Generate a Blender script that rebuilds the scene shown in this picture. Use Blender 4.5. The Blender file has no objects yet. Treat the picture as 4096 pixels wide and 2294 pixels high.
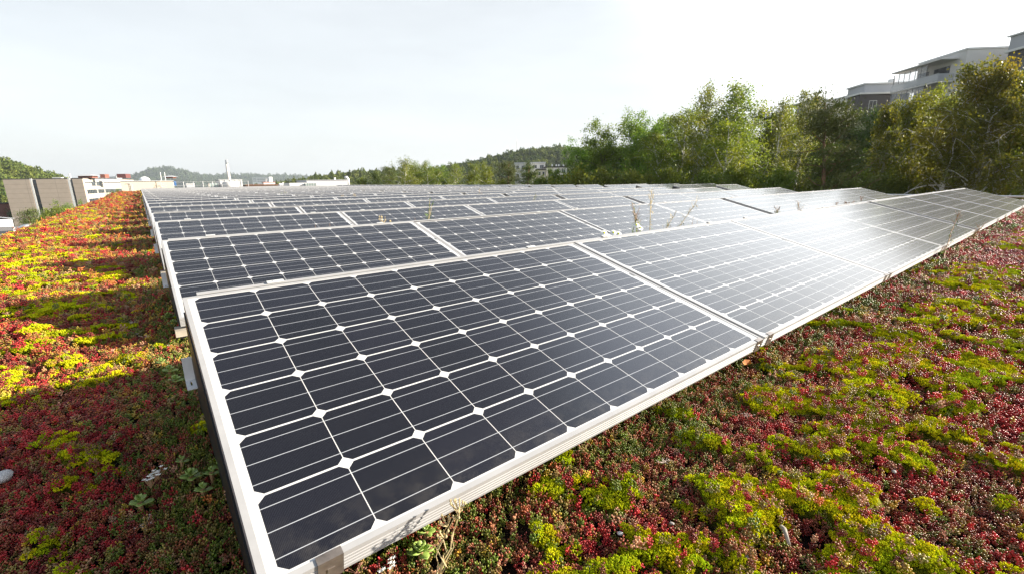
import bpy, math, random
import numpy as np
from mathutils import Matrix, Vector

random.seed(7)
RNG = np.random.default_rng(11)
scene = bpy.context.scene
COL = scene.collection

# ------------------------------------------------------------------ camera
CAM_R = np.array([[0.7793619, -0.6263927, -0.0150712],
                  [-0.1557184, -0.1703351, -0.9730045],
                  [0.6069158, 0.7606695, -0.2302936]])   # rows: right, down, forward
CAM_C = np.array([-0.07324, -1.59817, 0.72483])
CAM_F = 1810.155                                            # focal length in photo pixels (4096 wide)
cam_data = bpy.data.cameras.new('camera')
cam = bpy.data.objects.new('camera', cam_data)
COL.objects.link(cam)
cam_data.sensor_width = 36.0
cam_data.lens = CAM_F / 4096 * 36.0
cam_data.clip_start = 0.02
cam_data.clip_end = 20000
_r, _d, _f = CAM_R
cam.matrix_world = Matrix(((_r[0], -_d[0], -_f[0], CAM_C[0]), (_r[1], -_d[1], -_f[1], CAM_C[1]),
                           (_r[2], -_d[2], -_f[2], CAM_C[2]), (0, 0, 0, 1)))
scene.camera = cam

# ------------------------------------------------------------------ light
SUN = np.array([0.855, -0.49, 0.345]); SUN = SUN / np.linalg.norm(SUN)
SUN_EL = math.asin(SUN[2])
SKY_SCALE = 0.36     # the picture is exposed one stop up
SUN_ROT = math.atan2(SUN[0], SUN[1])          # clockwise from +Y
world = bpy.data.worlds.new('World')
scene.world = world
world.use_nodes = True
wt = world.node_tree
wt.nodes.clear()


class G:
    """tiny helper to write node maths"""
    def __init__(s, t): s.t = t
    def node(s, kind, **kw):
        n = s.t.nodes.new(kind)
        for k, v in kw.items(): setattr(n, k, v)
        return n
    def put(s, sock, v):
        if isinstance(v, bpy.types.NodeSocket): s.t.links.new(v, sock)
        else: sock.default_value = v
    def m(s, op, a, b=None, c=None, clamp=False):
        n = s.node('ShaderNodeMath', operation=op, use_clamp=clamp)
        for i, v in enumerate((a, b, c)):
            if v is not None: s.put(n.inputs[i], v)
        return n.outputs[0]
    def mix(s, f, a, b, blend='MIX'):
        n = s.node('ShaderNodeMix', data_type='RGBA', blend_type=blend)
        s.put(n.inputs[0], f)
        for sock, v in ((n.inputs[6], a), (n.inputs[7], b)):
            s.put(sock, v if isinstance(v, bpy.types.NodeSocket) else (*v, 1) if len(v) == 3 else v)
        return n.outputs[2]
    def noise(s, vec, scale, detail=3, rough=.55):
        n = s.node('ShaderNodeTexNoise')
        if vec is not None: s.t.links.new(vec, n.inputs['Vector'])
        n.inputs['Scale'].default_value = scale
        n.inputs['Detail'].default_value = detail
        n.inputs['Roughness'].default_value = rough
        return n.outputs[0]
    def ramp(s, v, lo, hi):
        n = s.node('ShaderNodeMapRange')
        s.put(n.inputs[0], v)
        n.inputs[1].default_value = lo; n.inputs[2].default_value = hi
        return n.outputs[0]


g = G(wt)
sky = g.node('ShaderNodeTexSky', sky_type='NISHITA')
sky.sun_disc = False
sky.sun_elevation = SUN_EL
sky.sun_rotation = SUN_ROT
sky.air_density = 1.0
sky.dust_density = 3.0
sky.ozone_density = 1.0
# thin bright cloud veil over the blue, brightest round the sun
tc = g.node('ShaderNodeTexCoord')
def towards(v):
    d = g.node('ShaderNodeVectorMath', operation='DOT_PRODUCT')
    wt.links.new(tc.outputs['Generated'], d.inputs[0])
    v = np.array(v) / np.linalg.norm(v)
    d.inputs[1].default_value = tuple(v)
    return g.m('ARCCOSINE', g.m('MINIMUM', d.outputs['Value'], 0.9999))
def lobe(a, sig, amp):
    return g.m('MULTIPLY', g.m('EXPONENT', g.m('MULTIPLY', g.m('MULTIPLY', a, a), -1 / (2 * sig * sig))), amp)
# bright cloud beside the sun, its glow, and added fill glow behind the camera
aure_fill = g.m('ADD', g.m('DIVIDE', 1.3, g.m('ADD', 1.0, g.m('EXPONENT', g.m('MULTIPLY', g.m('SUBTRACT', towards((math.cos(.49) * .99, math.cos(.49) * .14, math.sin(.49))), .37), 17.0)))), g.m('ADD', lobe(towards(SUN), .42, .5), lobe(towards((-.6, -.75, .5)), .60, .5)))
sep = g.node('ShaderNodeSeparateXYZ')
wt.links.new(tc.outputs['Generated'], sep.inputs[0])
elev = g.m('MAXIMUM', sep.outputs[2], 0.0)
mp = g.node('ShaderNodeMapping')
wt.links.new(tc.outputs['Generated'], mp.inputs[0])
mp.inputs['Scale'].default_value = (1, 1, 5)
cl = g.noise(mp.outputs[0], 1.7, 5, .55)
veil = g.m('SUBTRACT', 0.81, g.m('MULTIPLY', g.m('SMOOTH_MIN', g.m('MAXIMUM', g.m('SUBTRACT', elev, .34), 0.0), .38, .05), 1.70))
veil = g.m('MULTIPLY', veil, g.m('ADD', g.m('MULTIPLY', g.ramp(cl, .33, .7), .17), .90))
veil = g.m('MULTIPLY', g.m('ADD', veil, aure_fill), SKY_SCALE)
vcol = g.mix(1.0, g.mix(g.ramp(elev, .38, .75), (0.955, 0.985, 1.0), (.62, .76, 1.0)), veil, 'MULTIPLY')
bg1 = g.node('ShaderNodeBackground'); bg1.inputs[1].default_value = 0.05 * SKY_SCALE
bg2 = g.node('ShaderNodeBackground'); bg2.inputs[1].default_value = 1.0
wt.links.new(sky.outputs[0], bg1.inputs[0])
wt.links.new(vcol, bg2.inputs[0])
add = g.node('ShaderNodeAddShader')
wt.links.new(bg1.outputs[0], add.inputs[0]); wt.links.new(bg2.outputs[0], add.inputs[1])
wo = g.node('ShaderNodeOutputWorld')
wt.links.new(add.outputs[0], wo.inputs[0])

sun_data = bpy.data.lights.new('sun', 'SUN')
sun_data.energy = 5.0
sun_data.angle = math.radians(0.9)
sun_data.color = (1.0, 0.90, 0.76)
sun = bpy.data.objects.new('sun', sun_data)
COL.objects.link(sun)
sun.rotation_euler = Vector(SUN).to_track_quat('Z', 'Y').to_euler()

scene.view_settings.view_transform = 'Standard'
scene.view_settings.look = 'None'
scene.view_settings.exposure = 1.5
scene.view_settings.gamma = 1.0
scene.render.engine = 'CYCLES'
scene.cycles.max_bounces = 6
scene.cycles.transparent_max_bounces = 8
scene.cycles.caustics_reflective = False
scene.cycles.caustics_refractive = False
scene.cycles.sample_clamp_indirect = 6
scene.cycles.use_denoising = True


# ------------------------------------------------------------------ photo pixel -> place in the world
def ray(px, py):
    return CAM_R.T @ np.array([(px - 2048) / CAM_F, (py - 1147) / CAM_F, 1.0])
def at_depth(px, py, depth):
    return CAM_C + ray(px, py) * depth
def on_z(px, py, z):
    v = ray(px, py); return CAM_C + v * (z - CAM_C[2]) / v[2]
def on_y(px, py, y):
    v = ray(px, py); return CAM_C + v * (y - CAM_C[1]) / v[1]


# ------------------------------------------------------------------ mesh helpers
class MB:
    def __init__(s): s.v = []; s.f = []
    def add(s, verts, faces):
        o = len(s.v); s.v += [tuple(map(float, p)) for p in verts]; s.f += [tuple(i + o for i in q) for q in faces]; return s
    def box(s, x0, x1, y0, y1, z0, z1):
        return s.add([(x0, y0, z0), (x1, y0, z0), (x1, y1, z0), (x0, y1, z0), (x0, y0, z1), (x1, y0, z1), (x1, y1, z1), (x0, y1, z1)],
                     [(0, 3, 2, 1), (4, 5, 6, 7), (0, 1, 5, 4), (1, 2, 6, 5), (2, 3, 7, 6), (3, 0, 4, 7)])
    def prism_x(s, prof, x0, x1):
        """profile [(y,z)..] counter-clockwise seen from +x, extruded along x"""
        n = len(prof)
        vs = [(x0, y, z) for y, z in prof] + [(x1, y, z) for y, z in prof]
        fs = [tuple(range(n))[::-1], tuple(range(n, 2 * n))] + [(i, (i + 1) % n, n + (i + 1) % n, n + i) for i in range(n)]
        return s.add(vs, fs)
    def prism_z(s, prof, z0, z1):
        n = len(prof)
        vs = [(x, y, z0) for x, y in prof] + [(x, y, z1) for x, y in prof]
        fs = [tuple(range(n))[::-1], tuple(range(n, 2 * n))] + [(i, (i + 1) % n, n + (i + 1) % n, n + i) for i in range(n)]
        return s.add(vs, fs)
    def tube(s, pts, rad, seg=6, cap=True):
        pts = [np.array(p, float) for p in pts]
        rad = rad if hasattr(rad, '__len__') else [rad] * len(pts)
        o = []; prev = None
        for i, p in enumerate(pts):
            d = pts[min(i + 1, len(pts) - 1)] - pts[max(i - 1, 0)]
            d = d / (np.linalg.norm(d) + 1e-9)
            if prev is None:
                a = np.cross(d, [0, 0, 1.0] if abs(d[2]) < .9 else [1.0, 0, 0])
            else:
                a = prev - d * (prev @ d)
            a = a / (np.linalg.norm(a) + 1e-9); prev = a
            b = np.cross(d, a)
            o += [p + rad[i] * (a * math.cos(t) + b * math.sin(t)) for t in [2 * math.pi * k / seg for k in range(seg)]]
        fs = []
        for i in range(len(pts) - 1):
            for k in range(seg):
                k2 = (k + 1) % seg
                fs.append((i * seg + k, i * seg + k2, (i + 1) * seg + k2, (i + 1) * seg + k))
        if cap:
            fs.append(tuple(range(seg))[::-1]); fs.append(tuple(range((len(pts) - 1) * seg, len(pts) * seg)))
        return s.add(o, fs)
    def mesh(s, name, mat=None, smooth=False):
        me = bpy.data.meshes.new(name)
        me.from_pydata(s.v, [], s.f)
        if mat: me.materials.append(mat)
        if smooth: me.polygons.foreach_set('use_smooth', [True] * len(me.polygons))
        me.update()
        return me
    def build(s, name, mat, parent=None, smooth=False, loc=None):
        return obj(name, s.mesh(name, mat, smooth), parent, loc)


def obj(name, me, parent=None, loc=None):
    o = bpy.data.objects.new(name, me)
    COL.objects.link(o)
    if parent: o.parent = parent
    if loc is not None: o.location = loc
    return o
def tag(o, label=None, cat=None, group=None, kind=None):
    if label: o['label'] = label
    if cat: o['category'] = cat
    if group: o['group'] = group
    if kind: o['kind'] = kind
    return o
def thing(name, label, cat, loc=(0, 0, 0), rz=0, group=None):
    o = obj(name, None, None, tuple(loc))
    o.rotation_euler = (0, 0, rz)
    return tag(o, label, cat, group)
def copy_tree(o, parent=None):
    c = o.copy(); COL.objects.link(c)
    if parent: c.parent = parent
    for ch in list(o.children): copy_tree(ch, c)
    return c
def np_mesh(name, verts, quads, mat, smooth=False, colors=None, cname='lc'):
    """fast mesh from numpy; quads (n,4) or (n,3); colors per vertex"""
    me = bpy.data.meshes.new(name)
    k = quads.shape[1]
    me.vertices.add(len(verts)); me.vertices.foreach_set('co', np.asarray(verts, np.float32).ravel())
    me.loops.add(quads.size); me.loops.foreach_set('vertex_index', quads.astype(np.int32).ravel())
    me.polygons.add(len(quads))
    me.polygons.foreach_set('loop_start', np.arange(0, quads.size, k, dtype=np.int32))
    if smooth: me.polygons.foreach_set('use_smooth', np.ones(len(quads), bool))
    me.materials.append(mat)
    me.update(calc_edges=True)
    if colors is not None:
        a = me.attributes.new(cname, 'FLOAT_COLOR', 'POINT')
        c = np.ones((len(verts), 4), np.float32); c[:, :3] = colors
        a.data.foreach_set('color', c.ravel())
    return me


# value noise
def _hash(ix, iy, seed):
    h = (ix.astype(np.int64) * 374761393 + iy.astype(np.int64) * 668265263 + seed * 974634777) & 0x7fffffff
    h = (h ^ (h >> 13)) * 1274126177 & 0x7fffffff
    return ((h ^ (h >> 16)) & 0xffff) / 65535.0
def vnoise(x, y, seed=0):
    ix, iy = np.floor(x), np.floor(y)
    fx, fy = x - ix, y - iy
    fx = fx * fx * (3 - 2 * fx); fy = fy * fy * (3 - 2 * fy)
    a, b = _hash(ix, iy, seed), _hash(ix + 1, iy, seed)
    c, d = _hash(ix, iy + 1, seed), _hash(ix + 1, iy + 1, seed)
    return (a + (b - a) * fx) * (1 - fy) + (c + (d - c) * fx) * fy
def fbm(x, y, scale, seed=0, octv=4):
    x = np.asarray(x, float) / scale; y = np.asarray(y, float) / scale
    s = 0; a = .5; t = 0
    for i in range(octv):
        s = s + a * vnoise(x + 17.3 * i, y - 9.1 * i, seed + i * 31); t += a
        a *= .55; x = x * 2.03; y = y * 2.03
    return s / t
def sst(x, a, b):
    t = np.clip((x - a) / (b - a), 0, 1); return t * t * (3 - 2 * t)


# ------------------------------------------------------------------ materials
def mat(name, color=(.5, .5, .5), rough=.6, metal=0, spec=.5, noise=0.0, nscale=6, bump=0.0, bscale=60, c2=None, coord='Object'):
    m = bpy.data.materials.new(name); m.use_nodes = True
    t = m.node_tree; b = t.nodes['Principled BSDF']; gg = G(t)
    b.inputs['Roughness'].default_value = rough
    b.inputs['Metallic'].default_value = metal
    b.inputs['Specular IOR Level'].default_value = spec
    b.inputs['Base Color'].default_value = (*color, 1)
    if noise or bump:
        co = gg.node('ShaderNodeTexCoord').outputs[coord]
        if noise:
            f = gg.ramp(gg.noise(co, nscale, 5, .6), .3, .7)
            cc = c2 if c2 else tuple(max(0, k * (1 - noise)) for k in color)
            t.links.new(gg.mix(f, cc, color), b.inputs['Base Color'])
        if bump:
            bn = gg.node('ShaderNodeBump'); bn.inputs['Strength'].default_value = bump; bn.inputs['Distance'].default_value = .02
            t.links.new(gg.noise(co, bscale, 4, .6), bn.inputs['Height'])
            t.links.new(bn.outputs[0], b.inputs['Normal'])
    return m


def laminate_material():
    m = bpy.data.materials.new('solar_cells'); m.use_nodes = True
    t = m.node_tree; b = t.nodes['Principled BSDF']; q = G(t)
    co = q.node('ShaderNodeTexCoord').outputs['Object']
    s = q.node('ShaderNodeSeparateXYZ'); t.links.new(co, s.inputs[0])
    u, v = s.outputs[0], s.outputs[1]
    px, py = .158, .161
    cx = q.m('MULTIPLY', q.m('SUBTRACT', q.m('FRACT', q.m('DIVIDE', u, px)), .5), px)
    vy = q.m('DIVIDE', q.m('MULTIPLY', v, -1), py)
    cy = q.m('MULTIPLY', q.m('SUBTRACT', q.m('FRACT', vy), .5), py)
    ax, ay = q.m('ABSOLUTE', cx), q.m('ABSOLUTE', cy)
    h = .0781
    cell = q.m('MULTIPLY', q.m('LESS_THAN', ax, h), q.m('LESS_THAN', ay, h))
    cell = q.m('MULTIPLY', cell, q.m('LESS_THAN', q.m('ADD', ax, ay), 2 * h - .0135))
    area = q.m('MULTIPLY', q.m('MULTIPLY', q.m('GREATER_THAN', u, 0), q.m('LESS_THAN', u, 1.58)),
               q.m('MULTIPLY', q.m('GREATER_THAN', vy, 0), q.m('LESS_THAN', vy, 6)))
    cell = q.m('MULTIPLY', cell, area)
    busline = q.m('MAXIMUM', q.m('LESS_THAN', ay, .00085), q.m('LESS_THAN', q.m('ABSOLUTE', q.m('SUBTRACT', ay, .052)), .00085))
    ub = q.m('MULTIPLY', q.m('GREATER_THAN', u, -.006), q.m('LESS_THAN', u, 1.586))
    vb = q.m('MULTIPLY', q.m('GREATER_THAN', vy, 0), q.m('LESS_THAN', vy, 6))
    bus = q.m('MULTIPLY', busline, q.m('MULTIPLY', ub, vb))
    # silver joining ribbon at the two ends, in three lengths
    per = q.m('FRACT', q.m('DIVIDE', vy, 2))
    seg = q.m('MULTIPLY', q.m('MULTIPLY', q.m('GREATER_THAN', per, .085), q.m('LESS_THAN', per, .925)), vb)
    rib1 = q.m('LESS_THAN', q.m('ABSOLUTE', q.m('ADD', u, .0072)), .0026)
    rib2 = q.m('LESS_THAN', q.m('ABSOLUTE', q.m('SUBTRACT', u, 1.5872)), .0026)
    rib = q.m('MULTIPLY', q.m('MAXIMUM', rib1, rib2), seg)
    # cell to cell variation
    ci = q.node('ShaderNodeCombineXYZ')
    t.links.new(q.m('FLOOR', q.m('DIVIDE', u, px)), ci.inputs[0]); t.links.new(q.m('FLOOR', vy), ci.inputs[1])
    oi = q.node('ShaderNodeObjectInfo')
    t.links.new(q.m('MULTIPLY', oi.outputs['Random'], 97.0), ci.inputs[2])
    wn = q.node('ShaderNodeTexWhiteNoise'); t.links.new(ci.outputs[0], wn.inputs[0])
    cellc = q.mix(wn.outputs[0], (.0042, .0044, .0072), (.0075, .0076, .0132))
    fine = q.m('LESS_THAN', q.m('FRACT', q.m('DIVIDE', u, .00235)), .10)
    cellc = q.mix(q.m('MULTIPLY', fine, .28), cellc, (.16, .165, .19))
    sheet = q.mix(q.ramp(q.noise(co, 9, 4), .35, .75), (.56, .56, .55), (.64, .64, .63))
    c = q.mix(rib, sheet, (.47, .51, .57))
    c = q.mix(cell, c, cellc)
    c = q.mix(q.m('MULTIPLY', bus, q.m('MAXIMUM', cell, .25)), c, (.38, .395, .42))
    # dust that has run down to the low edge, some droppings
    w = q.node('ShaderNodeTexCoord').outputs['Object']
    mpn = q.node('ShaderNodeMapping'); t.links.new(w, mpn.inputs[0])
    cmb = q.node('ShaderNodeCombineXYZ'); t.links.new(q.m('MULTIPLY', oi.outputs['Random'], 31.0), cmb.inputs[2])
    t.links.new(cmb.outputs[0], mpn.inputs['Location'])
    n1 = q.noise(mpn.outputs[0], 22, 6, .7)
    low = q.ramp(v, -.86, -.975)
    dust = q.m('MULTIPLY', q.m('MULTIPLY', low, q.ramp(n1, .45, .8)), .16)
    dust = q.m('ADD', dust, q.m('MULTIPLY', q.ramp(q.noise(mpn.outputs[0], 3, 5, .65), .45, .8), .008))
    c = q.mix(dust, c, (.34, .31, .26))
    vo = q.node('ShaderNodeTexVoronoi'); t.links.new(mpn.outputs[0], vo.inputs['Vector']); vo.inputs['Scale'].default_value = 3.2
    spot = q.m('MULTIPLY', q.m('LESS_THAN', vo.outputs['Distance'], .020), q.m('GREATER_THAN', q.noise(mpn.outputs[0], 40, 2), .42))
    c = q.mix(spot, c, (.55, .5, .4))
    t.links.new(c, b.inputs['Base Color'])
    b.inputs['Roughness'].default_value = .55
    b.inputs['Specular IOR Level'].default_value = .12
    b.inputs['Coat Weight'].default_value = 1.0
    b.inputs['Coat IOR'].default_value = 1.5
    t.links.new(q.m('ADD', q.m('MULTIPLY', n1, .05), .12), b.inputs['Coat Roughness'])
    return m


M = {}
M['cells'] = laminate_material()
M['alu'] = mat('anodised_aluminium', (.38, .38, .382), .36, 0, .5, noise=.16, nscale=11)
M['galv'] = mat('galvanised_steel', (.66, .67, .67), .42, .15, .5, noise=.2, nscale=25)
M['zinc'] = mat('white_zinc', (.82, .82, .81), .45, 0, .5, noise=.12, nscale=40)
M['clip'] = mat('stainless_clip', (.42, .36, .31), .32, .75, .5, noise=.4, nscale=40)
M['black'] = mat('black_plastic', (.012, .012, .013), .45, 0, .4)
M['plank'] = mat('weathered_plank', (.46, .41, .33), .8, 0, .2, noise=.35, nscale=30)
M['soil'] = mat('roof_substrate', (.055, .036, .026), .95, 0, .1, noise=.75, nscale=28, bump=1, bscale=120, coord='Object')

# ================================================================== roof and terrain
PITCH = 1.657            # panel to panel along a row
ROWD = 1.7824            # row to row
TILT = math.radians(14.97)
ZTOP = 0.40              # height of the upper cell edge above the substrate
NROW = 33
EDGE_X = -1.69           # left edge of the roof
BACK_Y = 60.5
RIGHT_NEAR, RIGHT_FAR = 15.3, 20.6


def ground_h(x, y):
    x = np.asarray(x, float); y = np.asarray(y, float)
    return .012 * fbm(x, y, .5, 3) + .055 * moss_mask(x, y) * (.35 + .65 * fbm(x, y, .09, 5, 3))


def moss_mask(x, y):
    """0..1, where cushions of moss grow"""
    x = np.asarray(x, float); y = np.asarray(y, float)
    n = fbm(x + .25 * y, y, .105, 41, 4) * .64 + fbm(x, y, .62, 43, 3) * .36
    n = n + .05 * sst(x, .2, 1.2) * sst(y, -.8, -1.1) - .06 * sst(x, 3, 8) * (y < 0)
    # none right under the dripping edge of the panels
    edge = np.exp(-((y + 1.02) / .12) ** 2) * (x > 0) + np.exp(-((x + .12) / .12) ** 2) * (y > -1)
    for mx, my, mr in MOSS_SPOTS:
        n = n + .10 * np.exp(-(((x - mx) ** 2 + (y - my) ** 2) / mr ** 2))
    return sst(n - .030 + (.03 * sst(y, .3, 1.5) - .03 * sst(y, .8, -.2)) * (x < 0) + .02 * (x > .3) - .12 * edge, .535, .625)


MOSS_SPOTS = [tuple(on_z(a * 1.59, b * 1.59, .06)[:2]) + (r,) for a, b, r in
              [(1470, 1235, .07), (1350, 1325, .03), (1900, 1000, .10), (2130, 1400, .07), (1680, 1240, .05), (2080, 1010, .16),
               (170, 1130, .035), (60, 1400, .05), (30, 1000, .06), (130, 750, .25), (300, 900, .12), (2180, 820, .12), (2450, 900, .2),
               (90, 865, .2), (390, 760, .15)]]


def grid_sheet(name, xs, ys, hfun, material, smooth=True):
    X, Y = np.meshgrid(xs, ys)
    Z = hfun(X, Y)
    v = np.stack([X.ravel(), Y.ravel(), Z.ravel()], 1)
    nx, ny = len(xs), len(ys)
    i = (np.arange(ny - 1)[:, None] * nx + np.arange(nx - 1)[None, :]).ravel()
    q = np.stack([i, i + 1, i + nx + 1, i + nx], 1)
    return np_mesh(name, v, q, material, smooth)


xs = np.unique(np.concatenate([np.arange(EDGE_X, 3.6, .035), np.arange(3.6, 15.3, .15), [RIGHT_NEAR]]))
ys = np.unique(np.concatenate([np.arange(-7, -3, .3), np.arange(-3, 4, .035), np.arange(4, 12, .12), np.arange(12, BACK_Y, .6), [BACK_Y]]))
_gm = grid_sheet('ground', xs, ys, ground_h, M['soil'])
_co = np.zeros(len(_gm.vertices) * 3, np.float32); _gm.vertices.foreach_get('co', _co); _co = _co.reshape(-1, 3)
_a = _gm.attributes.new('moss', 'FLOAT', 'POINT'); _a.data.foreach_set('value', moss_mask(_co[:, 0], _co[:, 1]).astype(np.float32))
soil = tag(obj('ground', _gm), 'dark growing substrate of the planted roof', kind='structure')
_t = M['soil'].node_tree; _q = G(_t); _b = _t.nodes['Principled BSDF']
_src = _b.inputs['Base Color'].links[0].from_socket
_at = _q.node('ShaderNodeAttribute', attribute_type='GEOMETRY', attribute_name='moss')
_t.links.new(_q.mix(_q.ramp(_at.outputs['Fac'], .3, .8), _src, (.24, .26, .015)), _b.inputs['Base Color'])
mb = MB().box(EDGE_X, RIGHT_NEAR, -7, BACK_Y, -.22, -.006)
mb.box(RIGHT_NEAR, RIGHT_FAR, 4.6, BACK_Y, -.22, 0)
mb.box(EDGE_X + .3, RIGHT_NEAR - .05, -6.9, BACK_Y - .1, -17.5, -.22)
mb.box(RIGHT_NEAR - .04, RIGHT_FAR - .3, 4.8, BACK_Y - .1, -17.5, -.22)
tag(mb.build('roof', mat('roof_concrete', (.30, .29, .27), .9, noise=.2, nscale=.5)), kind='structure')


def terrain_h(x, y):
    x = np.asarray(x, float); y = np.asarray(y, float)
    h = np.full(x.shape, -17.0)
    # bank rising on the right, towards the flats
    s = sst(x - .12 * np.maximum(y, 0), 14, 24)
    h = h + s * 11.5
    h = h + 15 * sst(x * .92 + y * .38, 52, 92) * (1 - sst(y / np.maximum(x, 1), .36, .54)) * (x > 0)
    h = -17.0 + (h + 17.0) * (1 - sst(np.hypot(x, y), 120, 210))
    # wooded ridge behind the roof
    a = (x - 345) * .92 + (y - 345) * -.39; b_ = (x - 345) * .39 + (y - 345) * .92
    h = h + 43 * np.exp(-((np.minimum(a, 0) / 150) ** 2 + (np.maximum(a, 0) / 400) ** 2 + (b_ / 95) ** 2))
    h = h + 14 * np.exp(-(((x - 130) / 75) ** 2 + ((y - 400) / 70) ** 2))
    # wooded hill on the left
    h = h + 35 * np.exp(-(np.minimum(x + 98, 0) / 300) ** 2 - (np.maximum(x + 98, 0) / 60) ** 2 - ((y - 520) / 130) ** 2)
    # far hills
    h = h + 72 * np.exp(-((x - 110) / 150) ** 2 - ((y - 3000) / 220) ** 2)
    h = h + 48 * np.exp(-((x - 500) / 700) ** 2 - ((y - 3300) / 260) ** 2)
    h = h + (fbm(x, y, 60, 9, 3) - .5) * 3 * sst(np.hypot(x, y), 60, 200)
    return h


rad = np.concatenate([np.linspace(6, 120, 39), np.geomspace(125, 900, 60), np.geomspace(930, 3800, 60), np.geomspace(4200, 14000, 10)])
ang_ = np.radians(np.concatenate([np.arange(-60, 130, 1.0), np.arange(130, 300, 5.0)]))
R_, A_ = np.meshgrid(rad, ang_)
TX, TY = R_ * np.cos(A_), R_ * np.sin(A_)
TZ = terrain_h(TX, TY)
nr, na = len(rad), len(ang_)
ii = (np.arange(na)[:, None] * nr + np.arange(nr - 1)[None, :]).ravel()
jj = (((np.arange(na) + 1) % na)[:, None] * nr + np.arange(nr - 1)[None, :]).ravel()
M['terrain'] = mat('terrain', (.085, .10, .04), .95, 0, .1, noise=.5, nscale=.02, coord='Object')
tag(obj('terrain', np_mesh('terrain', np.stack([TX.ravel(), TY.ravel(), TZ.ravel()], 1), np.stack([ii, ii + 1, jj + 1, jj], 1), M['terrain'], True)), kind='structure')

# ================================================================== solar panels
U0, U1, V0, V1, TH = -.0265, 1.6185, -.981, .0125, .042
LIP = .0115


def panel_frame_mesh():
    b = MB()
    # front bar with four grooves down its outer face
    pr = [(V0, 0.0), (V0, -.008)]
    for k in range(4):
        z = -.0105 - k * .0075
        pr += [(V0, z), (V0 + .0016, z - .0008), (V0 + .0016, z - .0022), (V0, z - .003)]
    pr += [(V0, -TH), (V0 + LIP + .012, -TH), (V0 + LIP + .012, -TH + .002), (V0 + LIP, -TH + .002), (V0 + LIP, 0.0)]
    b.prism_x(pr, U0, U1)
    b.prism_x([(V1 - LIP, 0), (V1 - LIP, -TH), (V1, -TH), (V1, 0)], U0, U1)
    for x0, x1 in ((U0, U0 + LIP), (U1 - LIP, U1)):
        b.box(x0, x1, V0 + LIP, V1 - LIP, -TH, -.0003)
    return b.mesh('frame', M['alu'])


frame_me = panel_frame_mesh()
lam_me = MB().box(U0 + LIP, U1 - LIP, V0 + LIP, V1 - LIP, -.0075, -.0018).mesh('cell_sheet', M['cells'])


def clip_mesh():
    b = MB()
    w = .040; v0 = V0 - .0022
    pr = [(V0 + .013, .0005), (V0 + .013, .0022), (v0, .0022), (v0, -TH - .003), (V0 + .022, -TH - .003), (V0 + .022, -TH - .001),
          (v0 + .0019, -TH - .001), (v0 + .0019, .0005)]
    b.prism_x(pr, -w / 2, w / 2)
    b.box(-.006, .006, v0 - .0012, v0 - .0002, -.026, -.018)
    return b.mesh('clip', M['clip'])


def rear_clip_mesh():
    b = MB()
    b.box(-.025, .025, V1 + .004, V1 + .017, .0045, .0075)
    b.box(-.025, .025, V1 + .0185, V1 + .020, -.015, .0075)
    b.box(-.007, .007, V1 + .009, V1 + .014, .0077, .0095)
    return b.mesh('rear_clip', M['galv'])


clip_me, rclip_me = clip_mesh(), rear_clip_mesh()
M['sticker'] = mat('sticker', (.22, .22, .23), .5, noise=.8, nscale=160)
stick_me = MB().box(1.5925, 1.6035, -.402, -.372, -.0016, -.0008).mesh('sticker', M['sticker'])
ROT_P = (TILT, 0, 0)
ORD = ['first', 'second', 'third', 'fourth', 'fifth', 'sixth', 'seventh', 'eighth', 'ninth', 'tenth', 'eleventh', 'twelfth', 'thirteenth',
       'fourteenth', 'fifteenth', 'sixteenth', 'seventeenth', 'eighteenth', 'nineteenth', 'twentieth']
ORD += ['twenty ' + ORD[i] for i in range(9)] + ['thirtieth'] + ['thirty ' + ORD[i] for i in range(9)]


def make_panel(first_in_row=False):
    p = thing('solar_panel', '', 'solar panel')
    obj('frame', frame_me, p); obj('cell_sheet', lam_me, p)
    obj('clip', clip_me, p, (.0705 if first_in_row else .028, 0, 0))
    obj('clip', clip_me, p, (1.590, 0, 0))
    for x in (.226, 1.34): obj('rear_clip', rclip_me, p, (x, 0, 0))
    if not first_in_row or True:
        obj('sticker', stick_me, p)
    return p


proto_a, proto_b = make_panel(True), make_panel()
used = set()


def panel_at(x, y, z, label, first):
    src = proto_a if first else proto_b
    p = src if src not in used else copy_tree(src)
    used.add(src)
    p.location = (x, y, z)
    p.rotation_euler = ROT_P
    tag(p, label, 'solar panel', 'solar panels in rows on the planted roof')


def row_word(r): return 'the nearest row' if r == 0 else 'the ' + ORD[r] + ' row from the front'
TINT0 = {0: 'dark close solar panel', 1: 'grey glaring solar panel', 2: 'pale glaring solar panel', 3: 'half pale, half olive solar panel'}
for r in range(NROW):
    for k in range(8):
        x = k * PITCH + (.14 if k >= 4 else 0)
        z = ZTOP + float(RNG.normal(0, .002))
        where = ['leftmost', 'second from the left', 'third from the left', 'fourth from the left',
                 'fourth from the right', 'third from the right', 'second from the right', 'rightmost'][k]
        head = TINT0.get(k, 'olive dark solar panel') if r == 0 else 'white framed solar panel'
        panel_at(x, r * ROWD, z, f'{head}, {where} in {row_word(r)}', k == 0)
X2 = 16.75
for r in range(4, 29):
    for k in range(2 if r in (5, 6, 7) else 1):
        panel_at(X2 + k * PITCH, r * ROWD, ZTOP, ('left panel' if r in (5, 6, 7) and k == 0 else 'right panel' if k else 'lone panel')
                 + ' of the far right block, in line with ' + row_word(r).replace(' from the front', ''), True)


# ------------------------------------------------------------------ mounts carrying the rows
def local_pt(v, n):      # panel plane (v up the slope, n out of it) -> y, z
    return v * math.cos(TILT) - n * math.sin(TILT), ZTOP + v * math.sin(TILT) + n * math.cos(TILT)


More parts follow.
